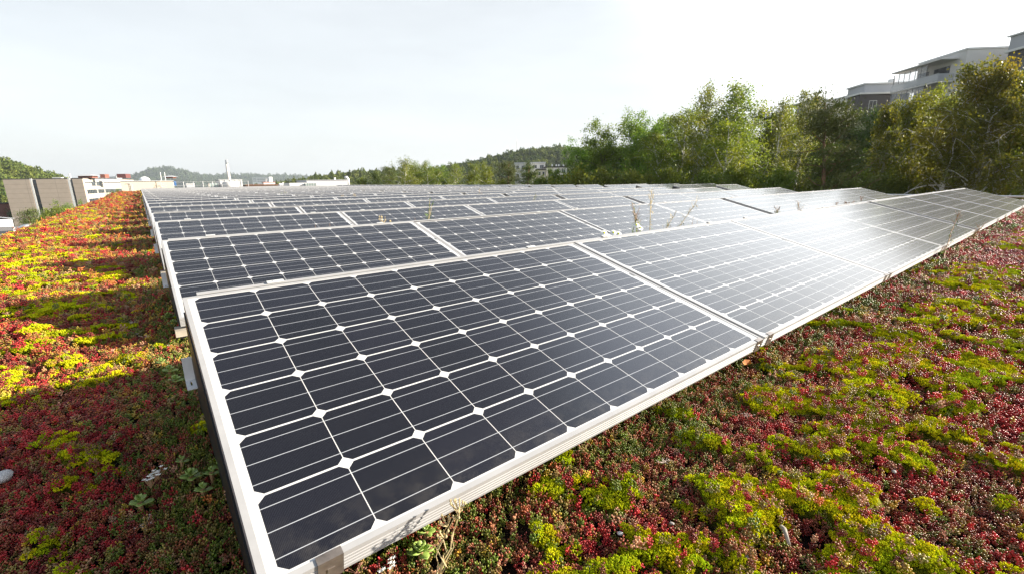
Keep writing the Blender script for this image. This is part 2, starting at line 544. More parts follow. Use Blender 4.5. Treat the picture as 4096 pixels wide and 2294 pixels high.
def make_mount(length, parts=True):
    t = thing('panel_mount', '', 'panel mount')
    y1, z1 = local_pt(V1 + .004, .0025)
    y2, z2 = local_pt(V1 + .018, .0025)
    # folded metal sheet behind the row; its top lip shows above the panels
    pr = [(y1, z1), (y2, z2), (y2 + .10, .045), (y2 + .098, .045), (y2 - .002, z2 - .003), (y1, z1 - .0025)]
    MB().prism_x(pr[::-1], .010, length).build('rear_sheet', M['alu'], t)
    # black ballast tray, closed at both ends
    ya, za = local_pt(V0 + .055, -TH - .004)
    yb, zb = local_pt(V1 - .004, -TH - .004)
    for x0, x1 in ((-.0300, .02), (length - .06, length - .03)):
        MB().prism_x([(ya, .03), (yb + .08, .03), (yb, zb), (ya, za)], x0, x1).build('side_plate', M['black'], t)
    # bent steel bracket with a slot
    b = MB()
    xa, xb = -.0560, -.0305
    b.box(xa, xb, .062, .065, .128, .205)
    for x0, x1, q0, q1 in ((xa, xb, -.018, .012), (xa, xb, .048, .0618), (xa, xa + .011, .012, .048), (xb - .010, xb, .012, .048)):
        b.box(x0, x1, q0, q1, .128, .131)
    b.build('bracket', M['zinc'], t)
    # board end that sticks out under the low edge
    b = MB(); b.box(-.050, -.002, -.955, -.865, .066, .094)
    b.build('plank', M['plank'], t)
    return t


L1 = 8 * PITCH + .14 - .03
m0 = make_mount(L1)
for r in range(NROW):
    o = m0 if r == 0 else copy_tree(m0)
    o.location = (0, r * ROWD, 0)
    tag(o, f'black sided panel mount with plank end under {row_word(r)}', 'panel mount', 'mounts under the rows of panels')
m1 = make_mount(PITCH - .03); m2 = None
for r in range(4, 29):
    if r in (5, 6, 7):
        if m2 is None: o = m2 = make_mount(2 * PITCH - .03)
        else: o = copy_tree(m2)
    else:
        o = m1 if r == 4 else copy_tree(m1)
    o.location = (X2, r * ROWD, 0)
    tag(o, f'mount of the separate right block behind {row_word(r).replace(" from the front", "")}', 'panel mount', 'mounts of the separate right block')

# ================================================================== planting on the roof
def leaf_ellipsoid(n=5):
    """unit leaf pointing along +z from the origin"""
    vs = [(0, 0, 0)]
    for z, r in ((.22, .62), (.62, .95), (.90, .60)):
        vs += [(r * math.cos(2 * math.pi * k / n), r * math.sin(2 * math.pi * k / n), z) for k in range(n)]
    vs.append((0, 0, 1.02))
    fs = [(0, 1 + (k + 1) % n, 1 + k) for k in range(n)]
    for j in range(2):
        o = 1 + j * n
        fs += [(o + k, o + (k + 1) % n, o + n + (k + 1) % n, o + n + k) for k in range(n)]
    o = 1 + 2 * n
    fs += [(o + k, o + (k + 1) % n, 1 + 3 * n) for k in range(n)]
    return np.array(vs), fs


def rot_to(d, roll=0.0):
    d = np.array(d, float); d /= np.linalg.norm(d)
    a = np.cross(d, [0, 0, 1.0] if abs(d[2]) < .95 else [1.0, 0, 0]); a /= np.linalg.norm(a)
    b = np.cross(d, a)
    a, b = a * math.cos(roll) + b * math.sin(roll), -a * math.sin(roll) + b * math.cos(roll)
    return np.stack([a, b, d], 1)


LEAF_V, LEAF_F = leaf_ellipsoid()


def attr_leaf_material(name, rough, spec, var=.35, translucent=0.0):
    m = bpy.data.materials.new(name); m.use_nodes = True
    t = m.node_tree; b = t.nodes['Principled BSDF']; q = G(t)
    at = q.node('ShaderNodeAttribute', attribute_type='INSTANCER', attribute_name='col')
    lt = q.node('ShaderNodeAttribute', attribute_type='GEOMETRY', attribute_name='lc')
    c = q.mix(1.0, at.outputs['Color'], lt.outputs['Color'], 'MULTIPLY')
    t.links.new(c, b.inputs['Base Color'])
    b.inputs['Roughness'].default_value = rough
    b.inputs['Specular IOR Level'].default_value = spec
    if translucent:
        tr = q.node('ShaderNodeBsdfTranslucent'); t.links.new(c, tr.inputs[0])
        mx = q.node('ShaderNodeMixShader'); mx.inputs[0].default_value = translucent
        t.links.new(b.outputs[0], mx.inputs[1]); t.links.new(tr.outputs[0], mx.inputs[2])
        t.links.new(mx.outputs[0], t.nodes['Material Output'].inputs[0])
    return m


M['sedum'] = attr_leaf_material('stonecrop_leaf', .34, .45, translucent=.18)
M['moss'] = attr_leaf_material('moss', .95, .1, translucent=.4)
M['dry'] = attr_leaf_material('dried_flower', .8, .1)


def source_mesh(name, verts, faces, cols, material, smooth=True):
    me = bpy.data.meshes.new(name)
    me.from_pydata([tuple(v) for v in verts], [], faces)
    me.materials.append(material)
    if smooth: me.polygons.foreach_set('use_smooth', [True] * len(me.polygons))
    a = me.attributes.new('lc', 'FLOAT_COLOR', 'POINT')
    c = np.ones((len(verts), 4), np.float32); c[:, :3] = cols
    a.data.foreach_set('color', c.ravel())
    return bpy.data.objects.new(name, me)


def make_sprig(i):
    """one stonecrop sprig about 1 unit in radius: a few short stems set with bead-like leaves"""
    rg = np.random.default_rng(100 + i)
    V, F, Cc = [], [], []
    nst = rg.integers(3, 6)
    for s in range(nst):
        base = np.array([*rg.normal(0, .38, 2), rg.uniform(-.5, -.1)])
        top = base + np.array([*rg.normal(0, .22, 2), rg.uniform(.7, 1.3)])
        for k in range(7):
            tt = k / 6
            p = base + (top - base) * tt
            az = k * 2.4 + rg.uniform(0, .6)
            up = .15 + .95 * tt + rg.normal(0, .15)
            d = np.array([math.cos(az), math.sin(az), up])
            Rm = rot_to(d, rg.uniform(0, 6))
            L = rg.uniform(.42, .58) * (1.05 - .25 * tt); w = L * rg.uniform(.33, .42)
            vv = (LEAF_V * [w, w * .85, L]) @ Rm.T + p
            o = len(V); V += list(vv); F += [tuple(x + o for x in f) for f in LEAF_F]
            tint = rg.uniform(.75, 1.2) * np.array([1, 1, 1]) * rg.uniform(.92, 1.08, 3)
            tipw = LEAF_V[:, 2:3]
            Cc += list(tint * (np.array([.80, 1.15, .95]) * (1 - tipw) + np.array([1.12, .95, 1.0]) * tipw))
    return source_mesh('sprig', V, F, np.clip(Cc, 0, 2), M['sedum'])


def make_moss_tuft(i):
    rg = np.random.default_rng(200 + i)
    V, F, Cc = [], [], []
    # a low dome covered with tiny upright shoots
    for k in range(46):
        a = rg.uniform(0, 6.283); r = math.sqrt(rg.uniform(0, 1))
        z = .55 * math.sqrt(max(0, 1 - r * r)) + rg.normal(0, .03)
        d = np.array([math.cos(a) * r * .9, math.sin(a) * r * .9, .55 + rg.uniform(0, .5)]) + rg.normal(0, .2, 3)
        p = np.array([math.cos(a) * r, math.sin(a) * r, z - .25])
        Rm = rot_to(d, rg.uniform(0, 6)); L = rg.uniform(.28, .46); w = .13
        c4 = np.array([(-w, -w, 0), (w, -w, 0), (w, w, 0), (-w, w, 0), (0, 0, L), (-w * .9, 0, L * .55), (w * .9, 0, L * .55), (0, w * .9, L * .55), (0, -w * .9, L * .55)])
        vv = c4 @ Rm.T + p
        o = len(V); V += list(vv)
        F += [tuple(x + o for x in f) for f in ((0, 1, 6), (0, 6, 8), (1, 2, 7), (1, 7, 6), (2, 3, 5), (2, 5, 7), (3, 0, 8), (3, 8, 5), (5, 8, 4), (8, 6, 4), (6, 7, 4), (7, 5, 4))]
        tint = rg.uniform(.8, 1.15) * rg.uniform(.94, 1.06, 3)
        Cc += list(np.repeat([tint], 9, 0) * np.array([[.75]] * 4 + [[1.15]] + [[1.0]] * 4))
    return source_mesh('moss_tuft', V, F, np.clip(Cc, 0, 2), M['moss'], smooth=False)


def make_dry_head(i):
    """a dead flower stalk with a flat head of little stars, 1 unit high"""
    rg = np.random.default_rng(300 + i)
    b = MB(); top = np.array([rg.normal(0, .12), rg.normal(0, .12), .8])
    b.tube([(0, 0, -.1), top * .6 + [0, 0, .05], top], .018, 4)
    for k in range(11):
        p = top + np.array([*rg.normal(0, .26, 2), rg.uniform(.0, .22)])
        b.tube([top - [0, 0, .06], p], .012, 3)
        for j in range(5):
            a = j * 1.2566 + rg.uniform(0, 1)
            q = p + .11 * np.array([math.cos(a), math.sin(a), rg.uniform(.2, .7)])
            s_ = .030 * np.array([-math.sin(a), math.cos(a), 0])
            o = len(b.v); b.v += [tuple(p - s_), tuple(q), tuple(p + s_), tuple(p + np.array([0, 0, .05]))]
            b.f += [(o, o + 1, o + 3), (o + 1, o + 2, o + 3), (o, o + 3, o + 2)]
    return source_mesh('dry_head', b.v, b.f, np.ones((len(b.v), 3)), M['dry'], smooth=False)


def source_collection(name, objs):
    c = bpy.data.collections.new(name)
    for o in objs: c.objects.link(o)
    return c


def scatter(name, pts, rots, scl, cols, idx, coll, label=None):
    """one stuff object: a cloud of points that carries instances of the collection's meshes"""
    me = bpy.data.meshes.new(name)
    n = len(pts)
    me.vertices.add(n); me.vertices.foreach_set('co', np.asarray(pts, np.float32).ravel())
    for an, ty, arr, key in (('rot', 'FLOAT_VECTOR', rots, 'vector'), ('scl', 'FLOAT_VECTOR', scl, 'vector'), ('idx', 'INT', idx, 'value')):
        a = me.attributes.new(an, ty, 'POINT')
        a.data.foreach_set(key, np.asarray(arr, np.int32 if ty == 'INT' else np.float32).ravel())
    a = me.attributes.new('col', 'FLOAT_COLOR', 'POINT')
    c = np.ones((n, 4), np.float32); c[:, :3] = cols
    a.data.foreach_set('color', c.ravel())
    o = obj(name, me)
    ng = bpy.data.node_groups.new(name, 'GeometryNodeTree')
    ng.interface.new_socket('Geometry', in_out='INPUT', socket_type='NodeSocketGeometry')
    ng.interface.new_socket('Geometry', in_out='OUTPUT', socket_type='NodeSocketGeometry')
    N = ng.nodes.new; Lk = ng.links.new
    gi, go = N('NodeGroupInput'), N('NodeGroupOutput')
    ci = N('GeometryNodeCollectionInfo'); ci.inputs['Collection'].default_value = coll
    ci.inputs['Separate Children'].default_value = True; ci.inputs['Reset Children'].default_value = True
    ip = N('GeometryNodeInstanceOnPoints'); ip.inputs['Pick Instance'].default_value = True
    mp_ = N('GeometryNodeMeshToPoints')
    Lk(gi.outputs[0], mp_.inputs['Mesh']); Lk(mp_.outputs[0], ip.inputs['Points']); Lk(ci.outputs[0], ip.inputs['Instance'])
    for an, ty, sk in (('rot', 'FLOAT_VECTOR', 'Rotation'), ('scl', 'FLOAT_VECTOR', 'Scale'), ('idx', 'INT', 'Instance Index')):
        na_ = N('GeometryNodeInputNamedAttribute'); na_.data_type = ty; na_.inputs['Name'].default_value = an
        out = [s for s in na_.outputs if s.enabled and s.name == 'Attribute'][0]
        Lk(out, ip.inputs[sk])
    Lk(ip.outputs[0], go.inputs[0])
    md = o.modifiers.new('scatter', 'NODES'); md.node_group = ng
    return tag(o, label, None, None, 'stuff')


def planting_points():
    """jittered grids, finer close to the camera"""
    out = []
    for d0, d1, s in ((0, 1.7, .0128), (1.7, 2.7, .018), (2.7, 4.5, .028), (4.5, 8, .045), (8, 16, .075), (16, 32, .13), (32, 75, .22)):
        x0, x1 = max(EDGE_X, -d1), min(RIGHT_NEAR, d1)
        y0, y1 = max(-3.2 if d1 < 8 else -6.5, CAM_C[1] - d1), min(BACK_Y, CAM_C[1] + d1)
        gx, gy = np.meshgrid(np.arange(x0, x1, s), np.arange(y0, y1, s))
        gx = gx.ravel(); gy = gy.ravel()
        gx = gx + RNG.uniform(-.5, .5, gx.shape) * s * 1.1; gy = gy + RNG.uniform(-.5, .5, gy.shape) * s * 1.1
        d = np.hypot(gx - CAM_C[0], gy - CAM_C[1])
        k = (d >= d0) & (d < d1) & (gx > EDGE_X) & (gx < RIGHT_NEAR) & (gy < BACK_Y)
        under = (gx > .28) & (gx < 13.25) & (gy > -.74)
        under &= ~((gy > .14) & (gy < 9) & (np.mod(gy, ROWD) > .14) & (np.mod(gy, ROWD) < .84))
        k &= ~under
        # never outside the view by more than a broad margin
        rel = np.stack([gx - CAM_C[0], gy - CAM_C[1]], 1)
        fw = rel @ np.array([.6236, .7817]); sd = rel @ np.array([.7817, -.6236])
        k &= (np.abs(sd) < fw * 1.45 + 1.6)
        out.append(np.stack([gx[k], gy[k], np.full(k.sum(), s)], 1))
    return np.concatenate(out)


pp = planting_points()
X_, Y_, S_ = pp.T
mm = moss_mask(X_, Y_)
left = X_ < 0
is_moss = mm + RNG.normal(0, .26, len(mm)) > .52
gh = ground_h(X_, Y_)
# sedum colour zones
PAL = dict(red=(.47, .036, .038), deep=(.22, .032, .026), rust=(.34, .105, .05), olive=(.30, .215, .06), green=(.16, .20, .026), pale=(.52, .30, .17), gold=(.52, .36, .045), orange=(.50, .17, .045))
names = list(PAL)
n1 = fbm(X_, Y_, .42, 61); n2 = fbm(X_, Y_, .16, 62); n3 = fbm(X_, Y_, .9, 63)
W_ = {}
W_['red'] = .42 + 3.0 * np.clip(n1 - .42, 0, 1) * 2
W_['deep'] = .35 + .8 * n3
W_['rust'] = .75 + .5 * n2
W_['olive'] = .42 + 1.8 * np.clip(n2 - .45, 0, 1) * 2
W_['green'] = .09 + 1.4 * np.clip(.42 - n1, 0, 1) * 2
W_['pale'] = .10 + .6 * np.clip(n3 - .5, 0, 1)
W_['gold'] = np.where(left, (.22 + .6 * n2) * sst(Y_, -.6, 1.2) + .1, .10)
W_['orange'] = np.where(left, .7, .06) * sst(Y_, -.4, 1.5)
near_edge = np.clip(np.exp(-((Y_ + .97) / .12) ** 2) * (X_ > -.05) * .9 + np.exp(-((X_ + .06) / .16) ** 2) * (Y_ > -1.1) + (X_ > 0) * (Y_ > -1.0), 0, 1)
W_['green'] = W_['green'] + 2.0 * near_edge * (.4 + n2)
for k_ in ('red', 'deep', 'orange'): W_[k_] = W_[k_] * (1 - .7 * near_edge)
far_right = sst(X_, 2.5, 6) * (Y_ < 0)
W_['red'] = W_['red'] + 1.2 * far_right; W_['pale'] = W_['pale'] + .35 * far_right; W_['olive'] = W_['olive'] * (1 - .5 * far_right)
Wm = np.stack([np.clip(W_[k_], .01, None) for k_ in names], 1); Wm /= Wm.sum(1, keepdims=True)
pick = (Wm.cumsum(1) < RNG.uniform(0, 1, (len(X_), 1))).sum(1).clip(0, len(names) - 1)
scol = np.array([PAL[k_] for k_ in names])[pick]
scol = scol * RNG.uniform(.72, 1.3, (len(X_), 1)) * RNG.uniform(.9, 1.1, (len(X_), 3))
# sedum
is_moss &= RNG.uniform(0, 1, len(mm)) > .22
k = ~is_moss & (RNG.uniform(0, 1, len(X_)) < .93 - .35 * (fbm(X_, Y_, .2, 77) > .66))
big = np.maximum(1, S_ / .0128)
r_ = .0112 * big ** .82 * RNG.uniform(.7, 1.3, len(X_))
tall = 1 + .35 * near_edge * (RNG.uniform(0, 1, len(X_)) > .3)
rot = np.stack([RNG.normal(0, .25, len(X_)), RNG.normal(0, .25, len(X_)), RNG.uniform(0, 6.28, len(X_))], 1)
src_s = source_collection('sprig_sources', [make_sprig(i) for i in range(6)])
zz = gh + r_ * .55 * tall + .008 * fbm(X_, Y_, .06, 71) * 2
zs = np.clip(big ** -.25, .45, 1)
scatter('stonecrop', np.stack([X_, Y_, zz], 1)[k], rot[k], np.stack([r_, r_, r_ * tall * zs], 1)[k], scol[k], RNG.integers(0, 6, k.sum()), src_s,
        'red, rust and green carpet of stonecrop over the roof')
# moss
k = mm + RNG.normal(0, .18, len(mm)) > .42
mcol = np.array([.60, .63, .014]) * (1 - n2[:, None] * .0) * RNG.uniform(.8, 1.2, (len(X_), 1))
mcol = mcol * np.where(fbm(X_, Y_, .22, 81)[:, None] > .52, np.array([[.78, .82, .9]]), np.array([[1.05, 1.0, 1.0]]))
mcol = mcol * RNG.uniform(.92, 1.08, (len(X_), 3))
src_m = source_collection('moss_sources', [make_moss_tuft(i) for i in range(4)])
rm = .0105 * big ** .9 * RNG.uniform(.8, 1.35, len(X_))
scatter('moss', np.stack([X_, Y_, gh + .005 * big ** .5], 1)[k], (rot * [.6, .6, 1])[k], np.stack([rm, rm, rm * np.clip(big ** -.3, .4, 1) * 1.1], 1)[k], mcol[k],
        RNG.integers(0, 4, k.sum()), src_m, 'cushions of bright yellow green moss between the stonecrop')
# dried flower heads
dn = fbm(X_, Y_, .5, 91) * .6 + fbm(X_, Y_, .13, 92) * .4
pd = np.where(dn > .58, .014, .0008) + .22 * np.exp(-((X_ - 2.72) / .22) ** 2 - ((Y_ + 1.02) / .07) ** 2) + .04 * np.exp(-((X_ + .22) / .12) ** 2 - ((Y_ - 1.25) / .25) ** 2) * (1 + 1.5 * near_edge) * np.clip((S_ / .0128) ** 1.1, 1, 9)
k = RNG.uniform(0, 1, len(X_)) < np.clip(pd, 0, .3)
hd = (.016 + .022 * RNG.uniform(0, 1, len(X_))) * (1 + .12 * np.log(big))
dcol = np.where(RNG.uniform(0, 1, (len(X_), 1)) < np.where(left, .55, .25)[:, None], np.array([[.62, .52, .46]]), np.array([[.40, .20, .14]])) * RNG.uniform(.75, 1.2, (len(X_), 1))
src_d = source_collection('dry_sources', [make_dry_head(i) for i in range(4)])
scatter('dried_flowers', np.stack([X_, Y_, gh + .004], 1)[k], (rot * [.8, .8, 1])[k], np.stack([hd * .8 * big ** .3, hd * .8 * big ** .3, hd], 1)[k], dcol[k],
        RNG.integers(0, 4, k.sum()), src_d, 'pale dried flower stalks standing in the stonecrop')
print('plants', len(X_), 'moss share', float((mm > .5).mean()), float((mm[(X_ > .3) & (Y_ < -.9) & (X_ < 3)] > .5).mean()))

# ================================================================== trees
def foliage_material(name, trans=.48, rough=.5):
    m = bpy.data.materials.new(name); m.use_nodes = True
    t = m.node_tree; b = t.nodes['Principled BSDF']; q = G(t)
    lt = q.node('ShaderNodeAttribute', attribute_type='GEOMETRY', attribute_name='lc')
    oi = q.node('ShaderNodeObjectInfo')
    hs = q.node('ShaderNodeHueSaturation')
    t.links.new(lt.outputs['Color'], hs.inputs['Color'])
    t.links.new(q.m('ADD', q.m('MULTIPLY', oi.outputs['Random'], .035), .485), hs.inputs['Hue'])
    t.links.new(q.m('ADD', q.m('MULTIPLY', oi.outputs['Random'], .4), 1.25), hs.inputs['Value'])
    c = hs.outputs[0]
    t.links.new(c, b.inputs['Base Color'])
    b.inputs['Roughness'].default_value = rough
    b.inputs['Specular IOR Level'].default_value = .35
    tr = q.node('ShaderNodeBsdfTranslucent')
    t.links.new(q.mix(1.0, c, (1.25, 1.15, .55), 'MULTIPLY'), tr.inputs[0])
    mx = q.node('ShaderNodeMixShader'); mx.inputs[0].default_value = trans
    t.links.new(b.outputs[0], mx.inputs[1]); t.links.new(tr.outputs[0], mx.inputs[2])
    t.links.new(mx.outputs[0], t.nodes['Material Output'].inputs[0])
    return m


M['leaves'] = foliage_material('leaves')
M['needles'] = foliage_material('needles', .15, .6)


def bark_mat(name, light, dark, scale, lo, hi, stretch):
    m = bpy.data.materials.new(name); m.use_nodes = True
    t = m.node_tree; b = t.nodes['Principled BSDF']; q = G(t)
    co = q.node('ShaderNodeTexCoord').outputs['Object']
    mpn = q.node('ShaderNodeMapping'); t.links.new(co, mpn.inputs[0]); mpn.inputs['Scale'].default_value = (1, 1, stretch)
    f = q.ramp(q.noise(mpn.outputs[0], scale, 4, .6), lo, hi)
    t.links.new(q.mix(f, light, dark), b.inputs['Base Color']); b.inputs['Roughness'].default_value = .8
    return m


M['birch_bark'] = bark_mat('birch_bark', (.62, .60, .56), (.05, .045, .04), 2.2, .56, .64, 3.5)
M['bark'] = bark_mat('bark', (.13, .10, .075), (.045, .035, .028), 5, .4, .6, .35)
M['pine_bark'] = bark_mat('pine_bark', (.24, .12, .065), (.07, .045, .035), 4, .4, .62, .4)


def cards(rg, centers, size, aspect=.6, flat=0.0):
    """leaf quads with random attitude round the given centres -> verts, quads"""
    n = len(centers)
    d = rg.normal(0, 1, (n, 3)); d[:, 2] *= (1 - flat * .7); d /= np.linalg.norm(d, axis=1, keepdims=True)
    e = rg.normal(0, 1, (n, 3)); e -= d * (e * d).sum(1, keepdims=True); e /= np.linalg.norm(e, axis=1, keepdims=True)
    L = (size * rg.uniform(.65, 1.35, n))[:, None]
    a, b = d * L * .5, e * L * .5 * aspect
    v = np.stack([centers - a, centers - b * 1.0, centers + a, centers + b], 1).reshape(-1, 3)
    q = np.arange(4 * n).reshape(n, 4)
    return v, q


def branch_path(rg, p0, d, L, n=5, wob=.12, droop=0.0):
    pts = [np.array(p0, float)]; d = np.array(d, float); d /= np.linalg.norm(d)
    for i in range(n):
        d = d + rg.normal(0, wob, 3) + np.array([0, 0, -droop * (i / n)])
        d /= np.linalg.norm(d); pts.append(pts[-1] + d * L / n)
    return pts


def tree_meshes(seed, kind, H):
    """wood mesh and crown mesh of one tree H metres high, base at the origin"""
    rg = np.random.default_rng(seed)
    wood = MB(); cen = []; tint = []
    cfg = dict(
        birch=dict(r=.016, lo=.34, nb=34, bl=.27, up=.85, leaf=.15, nl=100, col=(.085, .125, .018), col2=(.155, .165, .022), bark='birch_bark', droop=.45, mat='leaves', lean=.05),
        thin_birch=dict(r=.017, lo=.40, nb=24, bl=.24, up=1.0, leaf=.14, nl=62, col=(.095, .135, .022), col2=(.165, .175, .03), bark='birch_bark', droop=.4, mat='leaves', lean=.07),
        gold_birch=dict(r=.020, lo=.46, nb=36, bl=.29, up=.8, leaf=.15, nl=100, col=(.085, .105, .016), col2=(.155, .135, .018), bark='birch_bark', droop=.45, mat='leaves', lean=.05),
        broad=dict(r=.018, lo=.08, nb=40, bl=.31, up=.75, leaf=.17, nl=110, col=(.085, .150, .022), col2=(.14, .20, .035), bark='bark', droop=.05, mat='leaves', lean=.02, taper=.42),
        dark=dict(r=.018, lo=.06, nb=36, bl=.31, up=.6, leaf=.20, nl=90, col=(.040, .070, .014), col2=(.055, .09, .018), bark='bark', droop=.1, mat='leaves', lean=.02, taper=.5),
        bush=dict(r=.010, lo=.04, nb=30, bl=.42, up=.9, leaf=.16, nl=110, col=(.085, .120, .020), col2=(.13, .16, .025), bark='bark', droop=.1, mat='leaves', lean=.02))
    if kind == 'pine':
        path = branch_path(rg, (0, 0, 0), (.08, 0, 1), H * .97, 9, .05)
        wood.tube(path, [H * .020 * (1 - .8 * i / 9) for i in range(10)], 8)
        P_ = np.array(path)
        for i in range(40):
            t = (.44 + .56 * rg.uniform(0, 1)) if i > 5 else rg.uniform(.36, .5); p = np.array([np.interp(t * 9, range(10), P_[:, k]) for k in range(3)])
            az = rg.uniform(0, 6.283)
            L = H * .30 * (1.12 - .80 * t) * rg.uniform(.55, 1.3) + .3
            bp = branch_path(rg, p, (math.cos(az), math.sin(az), rg.uniform(-.1, .5)), L, 4, .16, -.25)
            wood.tube(bp, [H * .006 * (1.2 - t) * (1 - .2 * j) + .006 for j in range(5)], 4)
            for j, e in enumerate(bp[1:], 1):
                for _ in range(2):
                    c = e + rg.normal(0, .22, 3) * [1, 1, .5]
                    m_ = int(rg.uniform(40, 70))
                    s_ = H * .034 * rg.uniform(.7, 1.3)
                    cen.append(c + rg.normal(0, 1, (m_, 3)) * [s_, s_, s_ * .34])
                    k_ = rg.uniform(.75, 1.25)
                    tint.append(np.tile(np.array([.062, .080, .018]) * k_ * rg.uniform(.9, 1.1, 3), (m_, 1)))
        cen = np.concatenate(cen); tint = np.concatenate(tint)
        v, q = cards(rg, cen, .17, .35)
        leafm, barkm = 'needles', 'pine_bark'
    else:
        c = cfg[kind]
        stems = 1 if kind not in ('birch', 'gold_birch', 'bush') else (2 if rg.uniform() < .5 else 1)
        for s in range(stems):
            lean = rg.normal(0, c['lean'], 2) + (rg.normal(0, .10, 2) if stems > 1 else 0)
            n = 9; hh = H * (1 if s == 0 else rg.uniform(.8, .95))
            path = branch_path(rg, (0, 0, 0), (lean[0], lean[1], 1), hh * .96, n, .045)
            wood.tube(path, [max(.012, H * c['r'] * (1 - i / n) ** .9 + .01) for i in range(n + 1)], 7)
            P_ = np.array(path)
            for i in range(c['nb'] // stems):
                t = c['lo'] + (1 - c['lo']) * (i + rg.uniform(0, 1)) / (c['nb'] // stems)
                t = min(t, .985)
                p = np.array([np.interp(t * n, range(n + 1), P_[:, k]) for k in range(3)])
                az = i * 2.4 + rg.uniform(-.5, .5)
                shape = (1.0 - c.get('taper', .72) * max(0, (t - .45) / .55)) * (0.55 + .45 * min(1, (t - c['lo'] + .12) / .25))
                L = H * c['bl'] * shape * rg.uniform(.65, 1.25)
                bp = branch_path(rg, p, (math.cos(az), math.sin(az), c['up'] * rg.uniform(.6, 1.4)), L, 5, .14, c['droop'] * .35)
                wood.tube(bp, [max(.008, H * c['r'] * .38 * (1 - t * .6) * (1 - j / 5.6)) for j in range(6)], 4)
                for _ in range(5):
                    j = rg.integers(1, 6); e = bp[j]
                    d = rg.normal(0, 1, 3); d[2] = d[2] * .6 + .25 - c['droop'] * .8
                    tw = branch_path(rg, e, d, L * .36 + .25, 4, .15, c['droop'])
                    wood.tube(tw, .010, 3, cap=False)
                    m_ = max(6, int(c['nl'] * rg.uniform(.5, 1.4)))
                    idx = rg.uniform(.6, 4, m_); tw = np.array(tw)
                    base = np.stack([np.interp(idx, range(5), tw[:, k]) for k in range(3)], 1)
                    cen.append(base + rg.normal(0, .11 + .011 * H, (m_, 3)) * [1, 1, .9])
                    w_ = np.clip(rg.normal(.35, .3), 0, 1)
                    tint.append(np.tile((np.array(c['col']) * (1 - w_) + np.array(c['col2']) * w_), (m_, 1)) * rg.uniform(.75, 1.25, (m_, 1)))
        cen = np.concatenate(cen); tint = np.concatenate(tint)
        v, q = cards(rg, cen, c['leaf'], .62)
        leafm, barkm = c['mat'], c['bark']
    crown = np_mesh('crown', v, q, M[leafm], False, np.repeat(tint, 4, 0))
    zs_ = np.sort(v[:, 2])
    hi = v[v[:, 2] > zs_[int(len(zs_) * .93)]].mean(0)
    wv = np.array(wood.v); k_ = .9
    v[:, :2] -= hi[:2] * k_ * (v[:, 2:3] / hi[2]); wv[:, :2] -= hi[:2] * k_ * (wv[:, 2:3] / hi[2])
    wood.v = [tuple(p) for p in wv]
    crown.vertices.foreach_set('co', np.asarray(v, np.float32).ravel()); crown.update()
    return wood.mesh('trunk', M[barkm], True), crown, float(zs_[int(len(zs_) * .996)])


TREE_CACHE = {}


def tree(kind, variant, H, pos, label, group, name=None, rz=None, squash=1.0):
    H0 = dict(birch=14, thin_birch=13, gold_birch=13, broad=13, dark=13, pine=12, bush=7)[kind]
    key = (kind, variant)
    if key not in TREE_CACHE: TREE_CACHE[key] = tree_meshes(1000 + variant * 37 + len(kind) * 7, kind, H0)
    w, c, ztop = TREE_CACHE[key]
    nm = name or dict(birch='birch_tree', thin_birch='birch_tree', gold_birch='birch_tree', broad='broadleaf_tree', dark='broadleaf_tree', pine='pine_tree', bush='bush')[kind]
    t = thing(nm, label, 'bush' if kind == 'bush' else 'tree', pos, RNG.uniform(0, 6.28) if rz is None else rz, group)
    s = H / ztop
    t.scale = (s * squash, s * squash, s)
    obj('trunk', w, t); obj('crown', c, t)
    return t


def plant_by_top(kind, variant, px, py, depth, label, group, squash=1.0, name=None, rz=None):
    """the crown reaches the height where the photo shows it; the foot is on the ground"""
    top = at_depth(px, py, depth)
    z = float(terrain_h(top[0], top[1])) - .15
    return tree(kind, variant, top[2] - z, (top[0], top[1], z), label, group, name, rz, squash)


